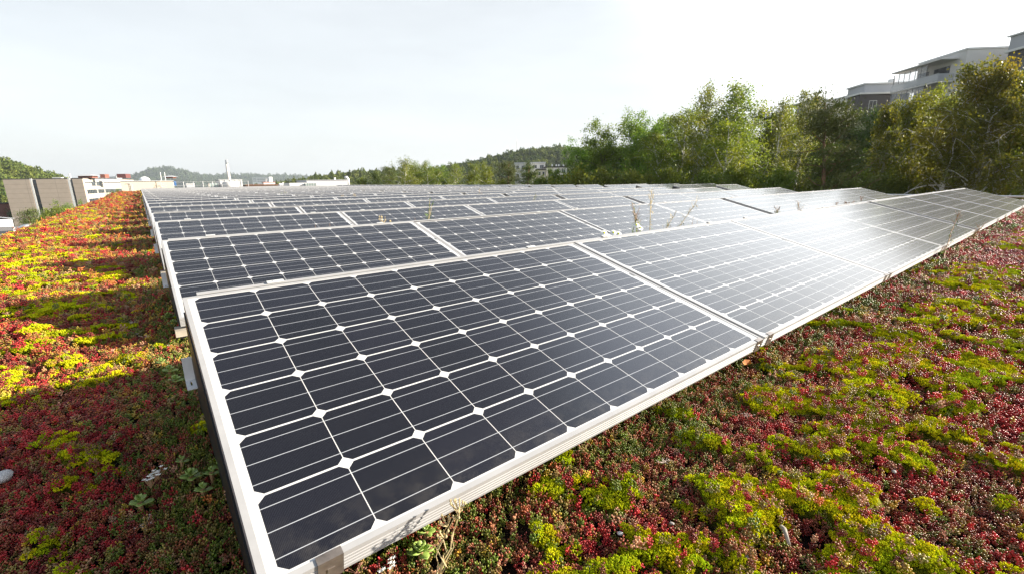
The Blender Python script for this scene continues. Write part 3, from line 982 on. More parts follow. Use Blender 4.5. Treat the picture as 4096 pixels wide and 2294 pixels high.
GR = 'tall trees on the bank right of the roof'
for kind, v, px, py, dep, sq, label in [
    ('broad', 0, 2325, 560, 44, .80, 'green leafy tree at the left end of the tall trees, lowest of them'),
    ('broad', 1, 2425, 482, 42, 1.0, 'full green leafy tree, second from the left of the tall trees'),
    ('broad', 2, 2550, 450, 40, 1.0, 'green leafy tree with a pointed top left of the birches'),
    ('broad', 3, 2672, 478, 42, .95, 'darker green leafy tree just left of the birches'),
    ('birch', 0, 2735, 435, 34, .95, 'leaning birch at the left edge of the birches'),
    ('thin_birch', 1, 2835, 338, 32, .75, 'tall thin birch with a straight white trunk and sparse top'),
    ('thin_birch', 2, 2968, 335, 31, 1.05, 'tallest sparse birch with a spreading see-through top'),
    ('birch', 3, 2930, 430, 30, 1.05, 'dense yellow green birch below the sparse tops'),
    ('birch', 4, 3045, 440, 33, 1.0, 'yellow green birch right of the tallest sparse birch'),
    ('thin_birch', 5, 3135, 395, 32, .7, 'slim birch with wispy top left of the pine'),
    ('thin_birch', 6, 3235, 355, 33, .7, 'slim birch with thin top just left of the pine'),
    ('broad', 2, 2610, 476, 38, .95, 'leafy green tree between the pointed one and the darker one'),
    ('birch', 4, 2795, 440, 36, 1.0, 'rounded yellow green birch left of the tall thin one'),
    ('birch', 0, 2885, 452, 37, 1.0, 'olive birch between the two tall sparse tops'),
    ('birch', 8, 3100, 452, 36, .95, 'drooping birch between the spreading birch and the wispy one'),
    ('birch', 7, 3190, 430, 37, .95, 'leafy birch behind the two slim ones by the pine'),
    ('birch', 3, 3640, 425, 31, .85, 'green birch behind the yellowing one under the grey flats'),
    ('birch', 4, 3752, 400, 32, .85, 'green birch behind the golden flecked one'),
    ('pine', 0, 3335, 368, 25, .80, 'dark pine with a bent reddish trunk among the birches'),
    ('dark', 0, 3485, 440, 40, .62, 'very dark tree behind, just right of the pine'),
    ('gold_birch', 1, 3575, 412, 27, .62, 'yellowing birch in front of the grey flats'),
    ('gold_birch', 2, 3690, 372, 25, .70, 'golden flecked birch below the balcony flats'),
    ('birch', 7, 3795, 345, 27, .62, 'olive birch between the golden birch and the largest birch'),
    ('gold_birch', 3, 3905, 255, 22, .85, 'largest birch with a thick white trunk at the right'),
    ('gold_birch', 4, 4010, 268, 21, .72, 'bushy birch right of the largest birch'),
    ('birch', 8, 4110, 290, 22, .75, 'birch with leaning trunk at the right border'),
    ('gold_birch', 5, 4250, 300, 21, .8, 'last yellowing birch at the far right, partly out of sight')]:
    plant_by_top(kind, v, px, py, dep, label, GR, sq)
back_lab = ['dark tree filling the gap behind the ' + s for s in ('lowest green tree', 'pointed green tree', 'leaning birch', 'tall thin birch', 'tallest sparse birch',
            'slim wispy birch', 'pine', 'yellowing birch', 'golden flecked birch', 'largest birch', 'right border birch')]
for i, (px, py) in enumerate([(2350, 600), (2500, 560), (2650, 560), (2800, 545), (2940, 560), (3130, 560), (3290, 580), (3560, 580), (3720, 560), (3890, 520), (4080, 500)]):
    plant_by_top('dark', 1 + i % 3, px, py, 46 - i * 1.2, back_lab[i], GR, 1.1)
low_lab = ['low bush at the foot of the ' + s for s in ('lowest green tree', 'second green tree', 'pointed green tree', 'leaning birch', 'tall thin birch', 'dense yellow green birch',
           'slim wispy birch', 'pine', 'very dark tree', 'yellowing birch', 'golden flecked birch', 'largest birch', 'right border birch')]
for i, (px, py) in enumerate([(2300, 690), (2420, 680), (2560, 690), (2690, 680), (2830, 690), (2960, 670), (3110, 680), (3265, 722), (3430, 690), (3570, 690), (3730, 690), (3890, 690), (4060, 690)]):
    plant_by_top('bush', i % 3, px, py, 30 - i * .5, low_lab[i], 'bushes under the tall trees', .8)

GM = 'trees in a line beyond the back of the roof'
for kind, v, px, py, dep, sq, label in [
    ('bush', 0, 1445, 714, 84, .6, 'yellow green bush beside the long white roof house'),
    ('dark', 1, 1500, 690, 84, .7, 'dark round tree right of the yellow green bush'),
    ('pine', 1, 1548, 668, 74, .9, 'dark spreading pine left of the tall bare birch'),
    ('thin_birch', 1, 1612, 634, 58, .95, 'tall half bare birch with white branching trunk in the line of trees'),
    ('birch', 0, 1655, 648, 62, .95, 'drooping birch just right of the half bare birch'),
    ('birch', 3, 1705, 648, 60, 1.0, 'bright green birch in the middle of the tree line'),
    ('broad', 1, 1750, 660, 66, .9, 'green leafy tree right of the bright birch'),
    ('dark', 2, 1780, 690, 60, .8, 'low dark tree left of the pale round birch'),
    ('thin_birch', 5, 1820, 655, 52, 1.15, 'pale round birch with a single white trunk'),
    ('birch', 4, 1895, 655, 58, 1.05, 'yellow green birch right of the pale round birch'),
    ('birch', 7, 1945, 652, 56, 1.0, 'drooping birch left of the two pines'),
    ('pine', 2, 2020, 648, 50, .9, 'broad dark pine, left one of two below the white flats'),
    ('pine', 3, 2112, 655, 48, .9, 'dark pine in front of the white flats, right one of two'),
    ('bush', 1, 2005, 728, 44, .7, 'small pointed bush at the foot of the left pine'),
    ('bush', 2, 2165, 712, 44, 1.2, 'bright green bush right of the two pines'),
    ('broad', 3, 2215, 676, 46, .8, 'light green tree in front of the grey roofed flats'),
    ('bush', 0, 2262, 700, 45, 1.2, 'green bush between the flats and the tall trees')]:
    plant_by_top(kind, v, px, py, dep, label, GM, sq)

GL = 'bushes below the left edge of the roof'
for kind, v, px, py, dep, sq, label in [
    ('pine', 1, 118, 838, 62, .55, 'green conifer shaped bush below the left roof edge, nearest one'),
    ('bush', 1, 166, 872, 66, .7, 'low olive bush next to the conifer shaped one'),
    ('bush', 2, 207, 848, 70, .75, 'sunlit yellow green bush in the middle of the left hedge'),
    ('bush', 0, 240, 832, 76, .75, 'sunlit bush left of the round tree by the tan building'),
    ('broad', 0, 265, 806, 82, .6, 'round green tree in front of the tan building'),
    ('bush', 1, 290, 838, 86, .65, 'last bush of the left hedge at the white fin'),
    ('bush', 2, 462, 764, 150, .5, 'distant green bush beside the white facade'),
    ('bush', 0, 440, 776, 140, .5, 'distant dark bush where the roof edge meets the white facade'),
    ('dark', 2, 38, 836, 190, .8, 'small tree in front of the brick house at the left')]:
    plant_by_top(kind, v, px, py, dep, label, GL, sq)


# ------------------------------------------------------------------ far woods (nobody could count them)
def wood_clump(i, kind):
    rg = np.random.default_rng(500 + i)
    n = 420
    lobes = rg.normal(0, .33, (7, 3)) * [1, 1, .8] + [0, 0, .15]
    c = lobes[rg.integers(0, 7, n)] + (lambda d: d / np.linalg.norm(d, axis=1, keepdims=True))(rg.normal(0, 1, (n, 3))) * rg.uniform(.3, .52, (n, 1))
    c[:, 2] = c[:, 2] * (1.25 if kind else .95)
    if kind:   # conifer: narrower towards the top
        k_ = np.clip(1.15 - .55 * (c[:, 2] + .6), .15, 1.2); c[:, 0] *= k_; c[:, 1] *= k_
    v, q = cards(rg, c, .26, .7)
    me = np_mesh('wood_tree', v, q, M['wood'], False, np.repeat(rg.uniform(.7, 1.3, (n, 1)) * np.ones((1, 3)), 4, 0))
    return bpy.data.objects.new('wood_tree', me)


M['wood'] = attr_leaf_material('wood_leaves', .7, .15, translucent=.25)
src_w = source_collection('wood_sources', [wood_clump(i, i % 4 == 3) for i in range(8)])


def wood(name, label, x0, x1, y0, y1, step, size, keep, colour, hue2):
    gx, gy = np.meshgrid(np.arange(x0, x1, step), np.arange(y0, y1, step))
    x = (gx + RNG.uniform(-.5, .5, gx.shape) * step).ravel(); y = (gy + RNG.uniform(-.5, .5, gy.shape) * step).ravel()
    k = keep(x, y); x, y = x[k], y[k]
    n = len(x)
    s = size * RNG.uniform(.7, 1.35, n)
    z = terrain_h(x, y) + s * .75
    w = np.clip(fbm(x, y, step * 4, 17)[:, None] * 1.6 - .4 + RNG.normal(0, .25, (n, 1)), 0, 1)
    c = (np.array(colour) * (1 - w) + np.array(hue2) * w) * RNG.uniform(.7, 1.25, (n, 1))
    return scatter(name, np.stack([x, y, z], 1), np.stack([RNG.normal(0, .1, n), RNG.normal(0, .1, n), RNG.uniform(0, 6.28, n)], 1),
                   np.stack([s, s, s * RNG.uniform(.9, 1.35, n)], 1), c, RNG.integers(0, 8, n), src_w, label)


def ridge_keep(x, y):
    return (terrain_h(x, y) > -14.5) & (np.hypot(x, y) < 640) & ~((np.abs(x - 190) < 0))
wood('ridge_wood', 'wooded ridge behind the line of trees', 60, 620, 170, 520, 4.4, 3.3, ridge_keep, (.065, .10, .024), (.15, .175, .038))
wood('left_hill_wood', 'wooded hill behind the tan building', -420, -20, 380, 640, 4.6, 3.6, lambda x, y: terrain_h(x, y) > -15.5, (.07, .11, .024), (.16, .185, .034))
wood('far_hill_wood', 'blue green wooded hills on the horizon', -500, 1900, 2450, 3350, 17, 13, lambda x, y: (terrain_h(x, y) > -14) & (y < 3320) & (terrain_h(x, y) - terrain_h(x, y - 40) > -2), (.05, .075, .03), (.07, .10, .035))
wood('bank_wood', 'undergrowth and small trees covering the right bank', 26, 75, -12, 75, 2.0, 1.5,
     lambda x, y: (x - .12 * np.maximum(y, 0) > 23.5) & (terrain_h(x, y) > -9), (.045, .065, .016), (.08, .09, .02))

# ================================================================== buildings
def lined_wall(name, base, line, dz, dx=None, lw=.05, noise=.12, alt=None):
    """cladding: thin joints every dz metres (and dx along the wall)"""
    m = bpy.data.materials.new(name); m.use_nodes = True
    t = m.node_tree; b = t.nodes['Principled BSDF']; q = G(t)
    co = q.node('ShaderNodeTexCoord').outputs['Object']
    s = q.node('ShaderNodeSeparateXYZ'); t.links.new(co, s.inputs[0])
    f = q.m('LESS_THAN', q.m('FRACT', q.m('DIVIDE', s.outputs[2], dz)), lw / dz)
    if dx:
        f = q.m('MAXIMUM', f, q.m('LESS_THAN', q.m('FRACT', q.m('DIVIDE', q.m('ADD', s.outputs[0], s.outputs[1]), dx)), lw / dx))
    n = q.ramp(q.noise(co, .6, 5, .6), .3, .7)
    c = q.mix(n, tuple(k * (1 - noise) for k in base), base)
    t.links.new(q.mix(f, c, line), b.inputs['Base Color']); b.inputs['Roughness'].default_value = .75
    return m


def glass_band(name, dx, frame=(.6, .6, .58), glass=(.03, .04, .05), lw=.12):
    m = bpy.data.materials.new(name); m.use_nodes = True
    t = m.node_tree; b = t.nodes['Principled BSDF']; q = G(t)
    co = q.node('ShaderNodeTexCoord').outputs['Object']
    s = q.node('ShaderNodeSeparateXYZ'); t.links.new(co, s.inputs[0])
    x = q.m('ADD', s.outputs[0], s.outputs[1])
    f = q.m('LESS_THAN', q.m('FRACT', q.m('DIVIDE', x, dx)), lw / dx)
    wn = q.node('ShaderNodeTexWhiteNoise', noise_dimensions='1D'); t.links.new(q.m('FLOOR', q.m('DIVIDE', x, dx)), wn.inputs['W'])
    gc = q.mix(q.m('GREATER_THAN', wn.outputs[0], .8), glass, (.35, .34, .32))
    t.links.new(q.mix(f, gc, frame), b.inputs['Base Color'])
    b.inputs['Roughness'].default_value = .12
    return m


M['glass'] = mat('window_glass', (.05, .06, .07), .06, 0, .6, noise=.4, nscale=.8)
M['white'] = mat('white_paint', (.72, .72, .70), .6, noise=.06, nscale=1.5)
M['dark_frame'] = mat('dark_window_frame', (.06, .05, .05), .5)
M['bitumen'] = mat('roofing_felt', (.05, .048, .05), .9, noise=.3, nscale=1)
M['tan_panel'] = lined_wall('tan_panels', (.47, .385, .31), (.24, .20, .165), 1.72, 9.0, .07)
M['white_panel'] = lined_wall('white_panels', (.50, .455, .40), (.36, .33, .29), 1.15, 2.4, .03, .06)
M['cream'] = lined_wall('cream_wall', (.54, .475, .385), (.46, .40, .33), 2.6, 3.4, .02, .05)
M['brick'] = mat('red_brick', (.26, .10, .07), .85, noise=.35, nscale=3)
M['grey_clad'] = lined_wall('grey_cladding', (.095, .085, .085), (.07, .064, .064), .30, None, .03, .1)
M['pale_wall'] = mat('pale_render', (.62, .61, .59), .8, noise=.06, nscale=.7)
M['corrugated'] = lined_wall('corrugated_steel', (.43, .44, .46), (.42, .43, .46), .18, None, .05, .05)
M['brown_wall'] = mat('brown_boards', (.19, .12, .08), .8, noise=.3, nscale=2)
M['balustrade'] = mat('frosted_balustrade', (.36, .38, .40), .15, 0, .6, noise=.15, nscale=.7)
def clear_glass(name, tint, clear):
    m = bpy.data.materials.new(name); m.use_nodes = True
    t = m.node_tree; b = t.nodes['Principled BSDF']; q = G(t)
    b.inputs['Base Color'].default_value = (*tint, 1); b.inputs['Roughness'].default_value = .08
    tr = q.node('ShaderNodeBsdfTransparent'); mx = q.node('ShaderNodeMixShader'); mx.inputs[0].default_value = clear
    t.links.new(b.outputs[0], mx.inputs[1]); t.links.new(tr.outputs[0], mx.inputs[2]); t.links.new(mx.outputs[0], t.nodes['Material Output'].inputs[0])
    return m
M['balustrade'] = clear_glass('balustrade_glass', (.50, .52, .54), .35)
M['clear_glass'] = clear_glass('clear_glass', (.40, .43, .46), .72)
M['steel'] = mat('painted_steel', (.50, .51, .52), .45, .1, .5, noise=.15, nscale=3)


def frame_at(o, x_dir, name, label, cat, group=None):
    return thing(name, label, cat, (o[0], o[1], 0), math.atan2(x_dir[1], x_dir[0]), group)


def run_to(o, d, px):
    """length along d from o until it reaches photo column px"""
    lo, hi = 0, 80
    f = lambda L: (lambda y: 2048 + CAM_F * y[0] / y[2])(CAM_R @ (np.array([o[0] + d[0] * L, o[1] + d[1] * L, o[2]]) - CAM_C))
    s0 = f(0) > px
    for _ in range(50):
        m_ = (lo + hi) / 2
        if (f(m_) > px) == s0: lo = m_
        else: hi = m_
    return lo

# ---- tan and white office block far left
R0 = at_depth(330, 712, 175); ZT = R0[2]
tb = frame_at(R0, (-.92, .39), 'office_building', 'long tan panelled block with white window facade beyond the left roof edge', 'building')
# local x runs to the left along the tan front, y back (negative = towards the viewer is +y here)
wdir = np.array([.188, .98]); ca, sa = -.92 / .99925, .39 / .99925
def to_loc(v): return np.array([v[0] * ca + v[1] * sa, -v[0] * sa + v[1] * ca])
wl = to_loc(wdir)
Lw, ZB = 78.0, -22
Lf = run_to(R0, np.array([ca, sa]), 12)
fp = [(0, 0), (Lf, 0), (Lf + wl[0] * Lw, wl[1] * Lw), (wl[0] * Lw, wl[1] * Lw)]
sgn = 1 if wl[1] > 0 else -1
MB().prism_z(fp if sgn > 0 else fp[::-1], ZB, ZT - .3).build('wall', M['white_panel'], tb)
ins = [(p[0] + .02, p[1]) for p in fp]
MB().prism_z([(p[0] * 1.004 - .05, p[1] * 1.002 - sgn * .05) for p in (fp if sgn > 0 else fp[::-1])], ZT - .3, ZT).build('roof', M['bitumen'], tb)
scx = lambda px: run_to(R0, np.array([ca, sa]), px) if px < 330 else (330 - px) * 175 / CAM_F
def front(x0, x1, d, z0, z1): return MB().box(scx(x1), scx(x0), min(-sgn * d, -sgn * .02), max(-sgn * d, -sgn * .02), z0, z1)
for x0, x1 in ((12, 117), (144, 268), (289, 330)):
    front(x0, x1, .35, ZB, ZT - .35).build('panel_front', M['tan_panel'], tb)
for x0, x1 in ((119, 127), (270, 280)):
    front(x0, x1, .28, ZB, ZT - .1).build('fin', M['white'], tb)
M['stair_glass'] = glass_band('stair_glass', 1.4)
for x0, x1 in ((128, 143), (281, 288)):
    f = front(x0, x1, .12, ZB, ZT - .5).build('stair_window', M['glass'], tb)
    b = MB()
    for k in range(8): b.box(scx(x1), scx(x0), min(-sgn * .2, -sgn * .13), max(-sgn * .2, -sgn * .13), ZT - 3.0 - k * 3.3, ZT - 2.2 - k * 3.3)
    b.build('floor_edge', M['dark_frame'], f)
# window bands along the white facade, drawn along wdir
nl_ = np.array([wl[1], -wl[0]]); nl_ = nl_ if to_loc((.98, -.188)) @ nl_ > 0 else -nl_
M['band'] = glass_band('band_windows', 1.5, frame=(.40, .39, .37))
def wband(t0, t1, z0, z1, nm='window_band'):
    p = [wl * t0, wl * t1]
    q = [p[0] - nl_ * .3, p[1] - nl_ * .3, p[1] + nl_ * .06, p[0] + nl_ * .06]
    ar = sum(q[i][0] * q[(i + 1) % 4][1] - q[(i + 1) % 4][0] * q[i][1] for i in range(4))
    MB().prism_z(q if ar > 0 else q[::-1], z0, z1).build(nm, M['band'], tb)
wband(1.2, 76, ZT - 1.9, ZT - 1.45); wband(9, 22, ZT - 3.1, ZT - 1.92)
wband(2, 77, ZT - 6.1, ZT - 4.5); wband(2, 77, ZT - 9.5, ZT - 8.0); wband(2, 77, ZT - 13, ZT - 11.4)
def on_roof(px, depth_back, w, d, h, nm, m, hip=None):
    x = scx(px); y = sgn * depth_back
    h_ = MB().box(x - w / 2, x + w / 2, y - d / 2, y + d / 2, ZT, ZT + h).build(nm, m, tb)
    if hip:
        o = MB(); z = ZT + h; e = .9
        o.add([(x - w / 2 - e, y - d / 2 - e, z + .01), (x + w / 2 + e, y - d / 2 - e, z + .01), (x + w / 2 + e, y + d / 2 + e, z + .01), (x - w / 2 - e, y + d / 2 + e, z + .01),
               (x - w / 6, y, z + hip), (x + w / 6, y, z + hip)], [(0, 1, 5, 4), (1, 2, 5), (2, 3, 4, 5), (3, 0, 4), (3, 2, 1, 0)])
        o.build('hip_roof', M['steel'], h_)
on_roof(303, 8, 4.6, 4, .8, 'roof_house', M['brick'], .75)
on_roof(346, 12, 1.7, 3, 1.5, 'brick_stack', M['brick']); on_roof(378, 20, 3.2, 4, 1.7, 'lift_house', mat('dark_red_boards', (.16, .055, .05), .8, noise=.3))
on_roof(197, 5, 2.6, 2, .35, 'skylight', M['white']); on_roof(254, 4, .5, .5, 1.6, 'roof_pipe', M['white'])
on_roof(448, 48, 3.4, 4, .6, 'roof_house', M['brick'], .7)

# ---- brick house, grey shed and gravel roof at the far left
p = at_depth(18, 812, 195)
t = frame_at(p, (-.78, .62), 'brick_house', 'low red brick house with white bands left of the tan block', 'building')
zt = p[2]
MB().box(-1.8, 24, 0, 10, zt - 9.5, zt - .25).build('wall', M['brick'], t)
MB().box(-2.1, 24.3, -.3, 10.3, zt - .25, zt).build('roof', M['bitumen'], t)
for z in (2.4, 4.9): MB().box(-1.75, 24, -.12, -.01, zt - z, zt - z + 1.5).build('render_band', M['pale_wall'], t)
MB().box(0, 23, -.10, -.01, zt - 9.3, zt - 6.9).build('window', M['band'], t)
p = at_depth(0, 876, 150)
t = frame_at(p, (-.78, .62), 'shed', 'blue grey corrugated shed below the tan block', 'building')
zt = p[2]
MB().box(-4.0, 14, 0, 8, zt - 6, zt).build('wall', M['corrugated'], t)
b = MB(); b.add([(-4.4, -.4, zt + .01), (14.4, -.4, zt + .01), (14.4, 8.4, zt + 1.5), (-4.4, 8.4, zt + 1.5), (-4.4, -.4, zt + .15), (14.4, -.4, zt + .15), (14.4, 8.4, zt + 1.65), (-4.4, 8.4, zt + 1.65)],
    [(3, 2, 1, 0), (4, 5, 6, 7), (0, 1, 5, 4), (1, 2, 6, 5), (2, 3, 7, 6), (3, 0, 4, 7)]); b.build('roof', mat('blue_grey_roof', (.30, .33, .38), .5, noise=.15), t)
for x in (-2.9, -1.2): MB().box(x - .6, x + .5, -.08, -.01, zt - 2.6, zt - 1.0).build('window', M['glass'], t)
t = thing('gravel_roof', 'flat grey gravelled roof just below the left edge', 'building', (0, 0, 0))
MB().prism_z([(-46, 18), (-2.6, 14), (-2.6, 30), (-11.5, 80), (-46, 92)], -17, -4.1).build('wall', M['pale_wall'], t)
MB().prism_z([(-46.2, 17.8), (-2.5, 13.8), (-2.5, 30), (-11.3, 80.3), (-46.2, 92.3)], -4.1, -4.0).build('roof', mat('gravel', (.23, .22, .21), .95, noise=.35, nscale=1.5, bump=.6, bscale=9), t)
def dome(loc, r, h, nm, label, cat, m):
    b = MB(); n = 14
    vs = [(0, 0, h)]; fs = []
    for j in range(1, 5):
        a = j / 4 * math.pi / 2
        vs += [(r * math.sin(a) * math.cos(2 * math.pi * k / n), r * math.sin(a) * math.sin(2 * math.pi * k / n), h * math.cos(a)) for k in range(n)]
    fs += [(0, 1 + k, 1 + (k + 1) % n) for k in range(n)]
    for j in range(3): fs += [(1 + j * n + k, 1 + (j + 1) * n + k, 1 + (j + 1) * n + (k + 1) % n, 1 + j * n + (k + 1) % n) for k in range(n)]
    b.add(vs, fs)
    t = thing(nm, label, cat, loc); b.build('dome_cap', m, t, True)
    MB().tube([(0, 0, -.25), (0, 0, .01)], r * 1.02, n).build('kerb', M['steel'], t)
dome(on_z(119, 912, -3.75), .95, .45, 'roof_dome', 'larger white dome on the gravel roof by the sedum edge', 'skylight', M['white'])
dome(on_z(5, 957, -3.75), .60, .30, 'roof_dome', 'small white dome at the left border on the gravel roof', 'skylight', M['white'])
p = on_z(61, 935, -4.0)
t = thing('vent_pipe', 'short white vent pipe on the gravel roof', 'vent', p); MB().tube([(0, 0, 0), (0, 0, .55)], .12, 10).build('pipe', M['white'], t); MB().tube([(0, 0, .56), (0, 0, .64)], .16, 10).build('cap', M['white'], t)

# ---- things on the roof behind the panels
tag(MB().box(EDGE_X, 46, BACK_Y + .02, 96, -17, -.05).build('rear_roof', M['bitumen']), kind='structure')
YB = 62.5
def xz(px, py, y=YB): q = on_y(px, py, y); return q[0], q[2]
xa, zt = xz(480, 724); xb, _ = xz(690, 724)
t = thing('cream_building', 'low cream walled roof building behind the left end of the rows', 'building', (xa, YB, 0))
W = xb - xa
MB().box(0, W, 0, 1.2, -17, zt - .07).build('wall', M['cream'], t)
MB().box(-.06, W + .10, -.08, 1.3, zt - .07, zt).build('roof', M['steel'], t)
b = MB(); pr = [(W * .46 + 1.05 * W / 7 * math.cos(a) * .72, zt + .42 * math.sin(a)) for a in np.linspace(0, math.pi, 12)]
b.add([(x, .6, z) for x, z in pr] + [(x, 3.0, z) for x, z in pr], [(i, i + 1, 13 + i, 12 + i) for i in range(11)] + [tuple(range(12))[::-1], tuple(range(12, 24))])
b.build('barrel_skylight', mat('milky_acrylic', (.62, .66, .70), .2), t, True)
b = MB()
for x in (.18 * W, .205 * W): b.tube([(x, -.1, -.05), (x, -.1, zt - .35), (x - .10, -.1, zt - .22), (x - .35, -.1, zt - .30)], .015, 5)
for k in range(4): b.tube([(.18 * W, -.1, .15 + .25 * k), (.205 * W, -.1, .15 + .25 * k)], .012, 4)
b.build('ladder', M['galv'], t)
MB().box(W + .11, W + .30, -.03, .3, zt - .62, zt - .1).build('blue_box', mat('blue_plastic', (.05, .14, .34), .4), t)
b = MB()
for k in range(3):
    z = .1 + k * .28
    b.tube([(W * .70, -.25, z), (W * .87, -.25, z + .25)], .014, 4); b.tube([(W * .87, -.25, z), (W * .70, -.25, z + .25)], .014, 4)
b.tube([(W * .76, -.25, -.05), (W * .76, -.25, zt + .05)], .02, 5)
tl = thing('lattice_bracket', 'zigzag steel lattice bolted in front of the cream wall', 'bracket', (xa, YB, 0)); b.build('lattice', M['galv'], tl)
for px, lab in ((643, 'left one of two thin white antenna masts over the cream building'), (660, 'right one of two thin white antenna masts over the cream building')):
    x, z1 = xz(px + 4, 723); z2 = xz(px, 690)[1]
    t = thing('antenna_mast', lab, 'antenna', (x, YB + .5, 0), group='antenna masts on the cream building')
    MB().tube([(0, 0, zt), (0, 0, z2 - .25)], .032, 6).build('pole', M['white'], t)
    MB().tube([(0, 0, z2 - .24), (0, 0, z2)], .05, 6).build('antenna', M['white'], t)
# safety fence along the back
xL, zf = xz(692, 728, 60.9); xR, _ = xz(992, 728, 60.9)
t = thing('back_fence', 'thin steel safety fence of posts and rails behind the last row', 'fence', (xL, 60.9, 0))
n = 9
for k in range(n): MB().tube([(k * (xR - xL) / (n - 1), 0, -.05), (k * (xR - xL) / (n - 1), 0, zf)], .028, 6).build('post', M['galv'], t)
for z in (zf - .03, zf - .42): MB().tube([(0, .03, z), (xR - xL, .03, z)], .012, 5).build('rail', M['galv'], t)
# plant screen
xa, zt = xz(874, 719); xb, _ = xz(968, 719)
t = thing('roof_screen', 'grey framed plant screen in front of the chimney', 'screen', (xa, YB, 0)); W = xb - xa
M['screen'] = mat('grey_screen_sheet', (.45, .46, .46), .5, noise=.12, nscale=.8)
MB().box(0, W, 0, 3.0, -.05, zt - .06).build('sheet', M['screen'], t); MB().box(-.05, W + .05, -.06, 3.05, zt - .06, zt).build('cap', M['steel'], t)
for k in range(5): MB().box(.1 + k * (W - .28) / 4, .18 + k * (W - .28) / 4, -.05, -.005, -.05, zt - .065).build('post', M['galv'], t)
tk, zk = xz(915, 727)
t2 = thing('round_tank', 'pale round tank standing before the grey plant screen', 'tank', (tk, YB - .9, 0)); MB().tube([(0, 0, -.05), (0, 0, zk - .1), (0, 0, zk)], [.8, .8, .55], 20).build('shell', M['pale_wall'], t2, True)
xa, zt = xz(838, 733); xb, _ = xz(874, 733)
t = thing('glass_hatch', 'low greenish glass hatch left of the plant screen', 'skylight', (xa, YB, 0)); W = xb - xa
MB().box(.04, W - .04, .03, 2, -.05, zt - .04).build('pane', mat('greenish_glass', (.28, .36, .34), .1), t); MB().box(0, W, 0, 2.05, zt - .04, zt).build('frame', M['steel'], t)
for k in range(4): MB().box(k * (W - .05) / 3, k * (W - .05) / 3 + .05, -.02, .025, -.05, zt - .045).build('post', M['steel'], t)
xa, zt = xz(745, 738, 61.8); xb, _ = xz(778, 738, 61.8)
t = thing('vent_box', 'small white ribbed vent box behind the last row', 'vent', (xa, 61.8, 0)); MB().box(0, xb - xa, 0, 1, -.05, zt).build('case', M['corrugated'], t); MB().box(-.04, xb - xa + .04, -.05, 1.05, zt + .002, zt + .07).build('lid', M['white'], t)
# brown low roofs and their vents
xa, zt = xz(985, 739, 70); xb, _ = xz(1160, 739, 70)
t = thing('brown_roof_building', 'long low brown edged roof right of the plant screen', 'building', (xa, 70, 0))
MB().box(0, xb - xa, 0, 7, -.05, zt - .12).build('wall', M['brown_wall'], t); MB().box(-.1, xb - xa + .1, -.1, 7.1, zt - .12, zt).build('roof', mat('rust_edging', (.17, .085, .05), .7, noise=.2), t)
x, z = xz(1075, 731, 73)
t = thing('red_hatch', 'red edged white hatch with two bent vents on the brown roof', 'vent', (x, 73, 0))
MB().box(-.75, .75, -.4, .6, zt + .001, z).build('case', M['white'], t); MB().box(-.8, .8, -.45, .65, z + .001, z + .08).build('lid', mat('faded_red', (.42, .12, .08), .6), t)
for dx in (-.35, .3):
    MB().tube([(dx, -.1, z + .08), (dx, -.1, z + .42), (dx + .10, -.1, z + .50), (dx + .2, -.1, z + .44)], .035, 6).build('bent_pipe', M['white'], t)
x, z = xz(1132, 738, 66)
t = thing('vent_box', 'white vent box with sloped lid in front of the brown roof', 'vent', (x, 66, 0)); MB().prism_x([(-.4, -.05), (.4, -.05), (.4, z), (0, z + .15), (-.4, z)], -.48, .48).build('case', M['white'], t); MB().tube([(0, 0, z + .12), (0, 0, z + .25)], .09, 8).build('cap', M['white'], t)
# long white roof house
xa, zt = xz(1226, 721, 62.2); xb, _ = xz(1390, 721, 62.2)
t = thing('roof_house', 'long white ribbed roof house behind the middle of the rows', 'building', (xa, 62.2, 0)); W = xb - xa
MB().box(0, W, 0, 5, -.05, zt - .05).build('wall', M['corrugated'], t); MB().box(-.08, W + .06, -.1, 5.1, zt - .05, zt).build('roof', M['steel'], t)
b = MB(); b.tube([(W * .77, 1.5, zt), (W * .77, 1.5, zt + .3)], .13, 8); b.build('vent', M['white'], t)
b = MB(); b.tube([(W + .25, .5, -.05), (W + .25, .5, zt + .1), (W + .1, .5, zt + .3), (W - .15, .5, zt + .3)], .20, 8); b.build('duct', M['galv'], t, True)
b = MB(); x1, z1 = xz(1158, 733, 61.9); 
MB().box(x1 - xa, -.12, -.3, 3, -.05, z1).build('annex', M['white'], t)
x1, z1 = xz(1222, 734, 61.3); x2, _ = xz(1264, 734, 61.3)
w = MB().box(x1 - xa, x2 - xa, -.9, -.12, -.05, z1).build('skylight', mat('skylight_glass', (.22, .27, .26), .08), t)
for k in range(5): MB().box(x1 - xa + k * (x2 - x1 - .05) / 4, x1 - xa + .05 + k * (x2 - x1 - .05) / 4, -.94, -.905, -.05, z1 + .02).build('frame_bar', M['steel'], w)

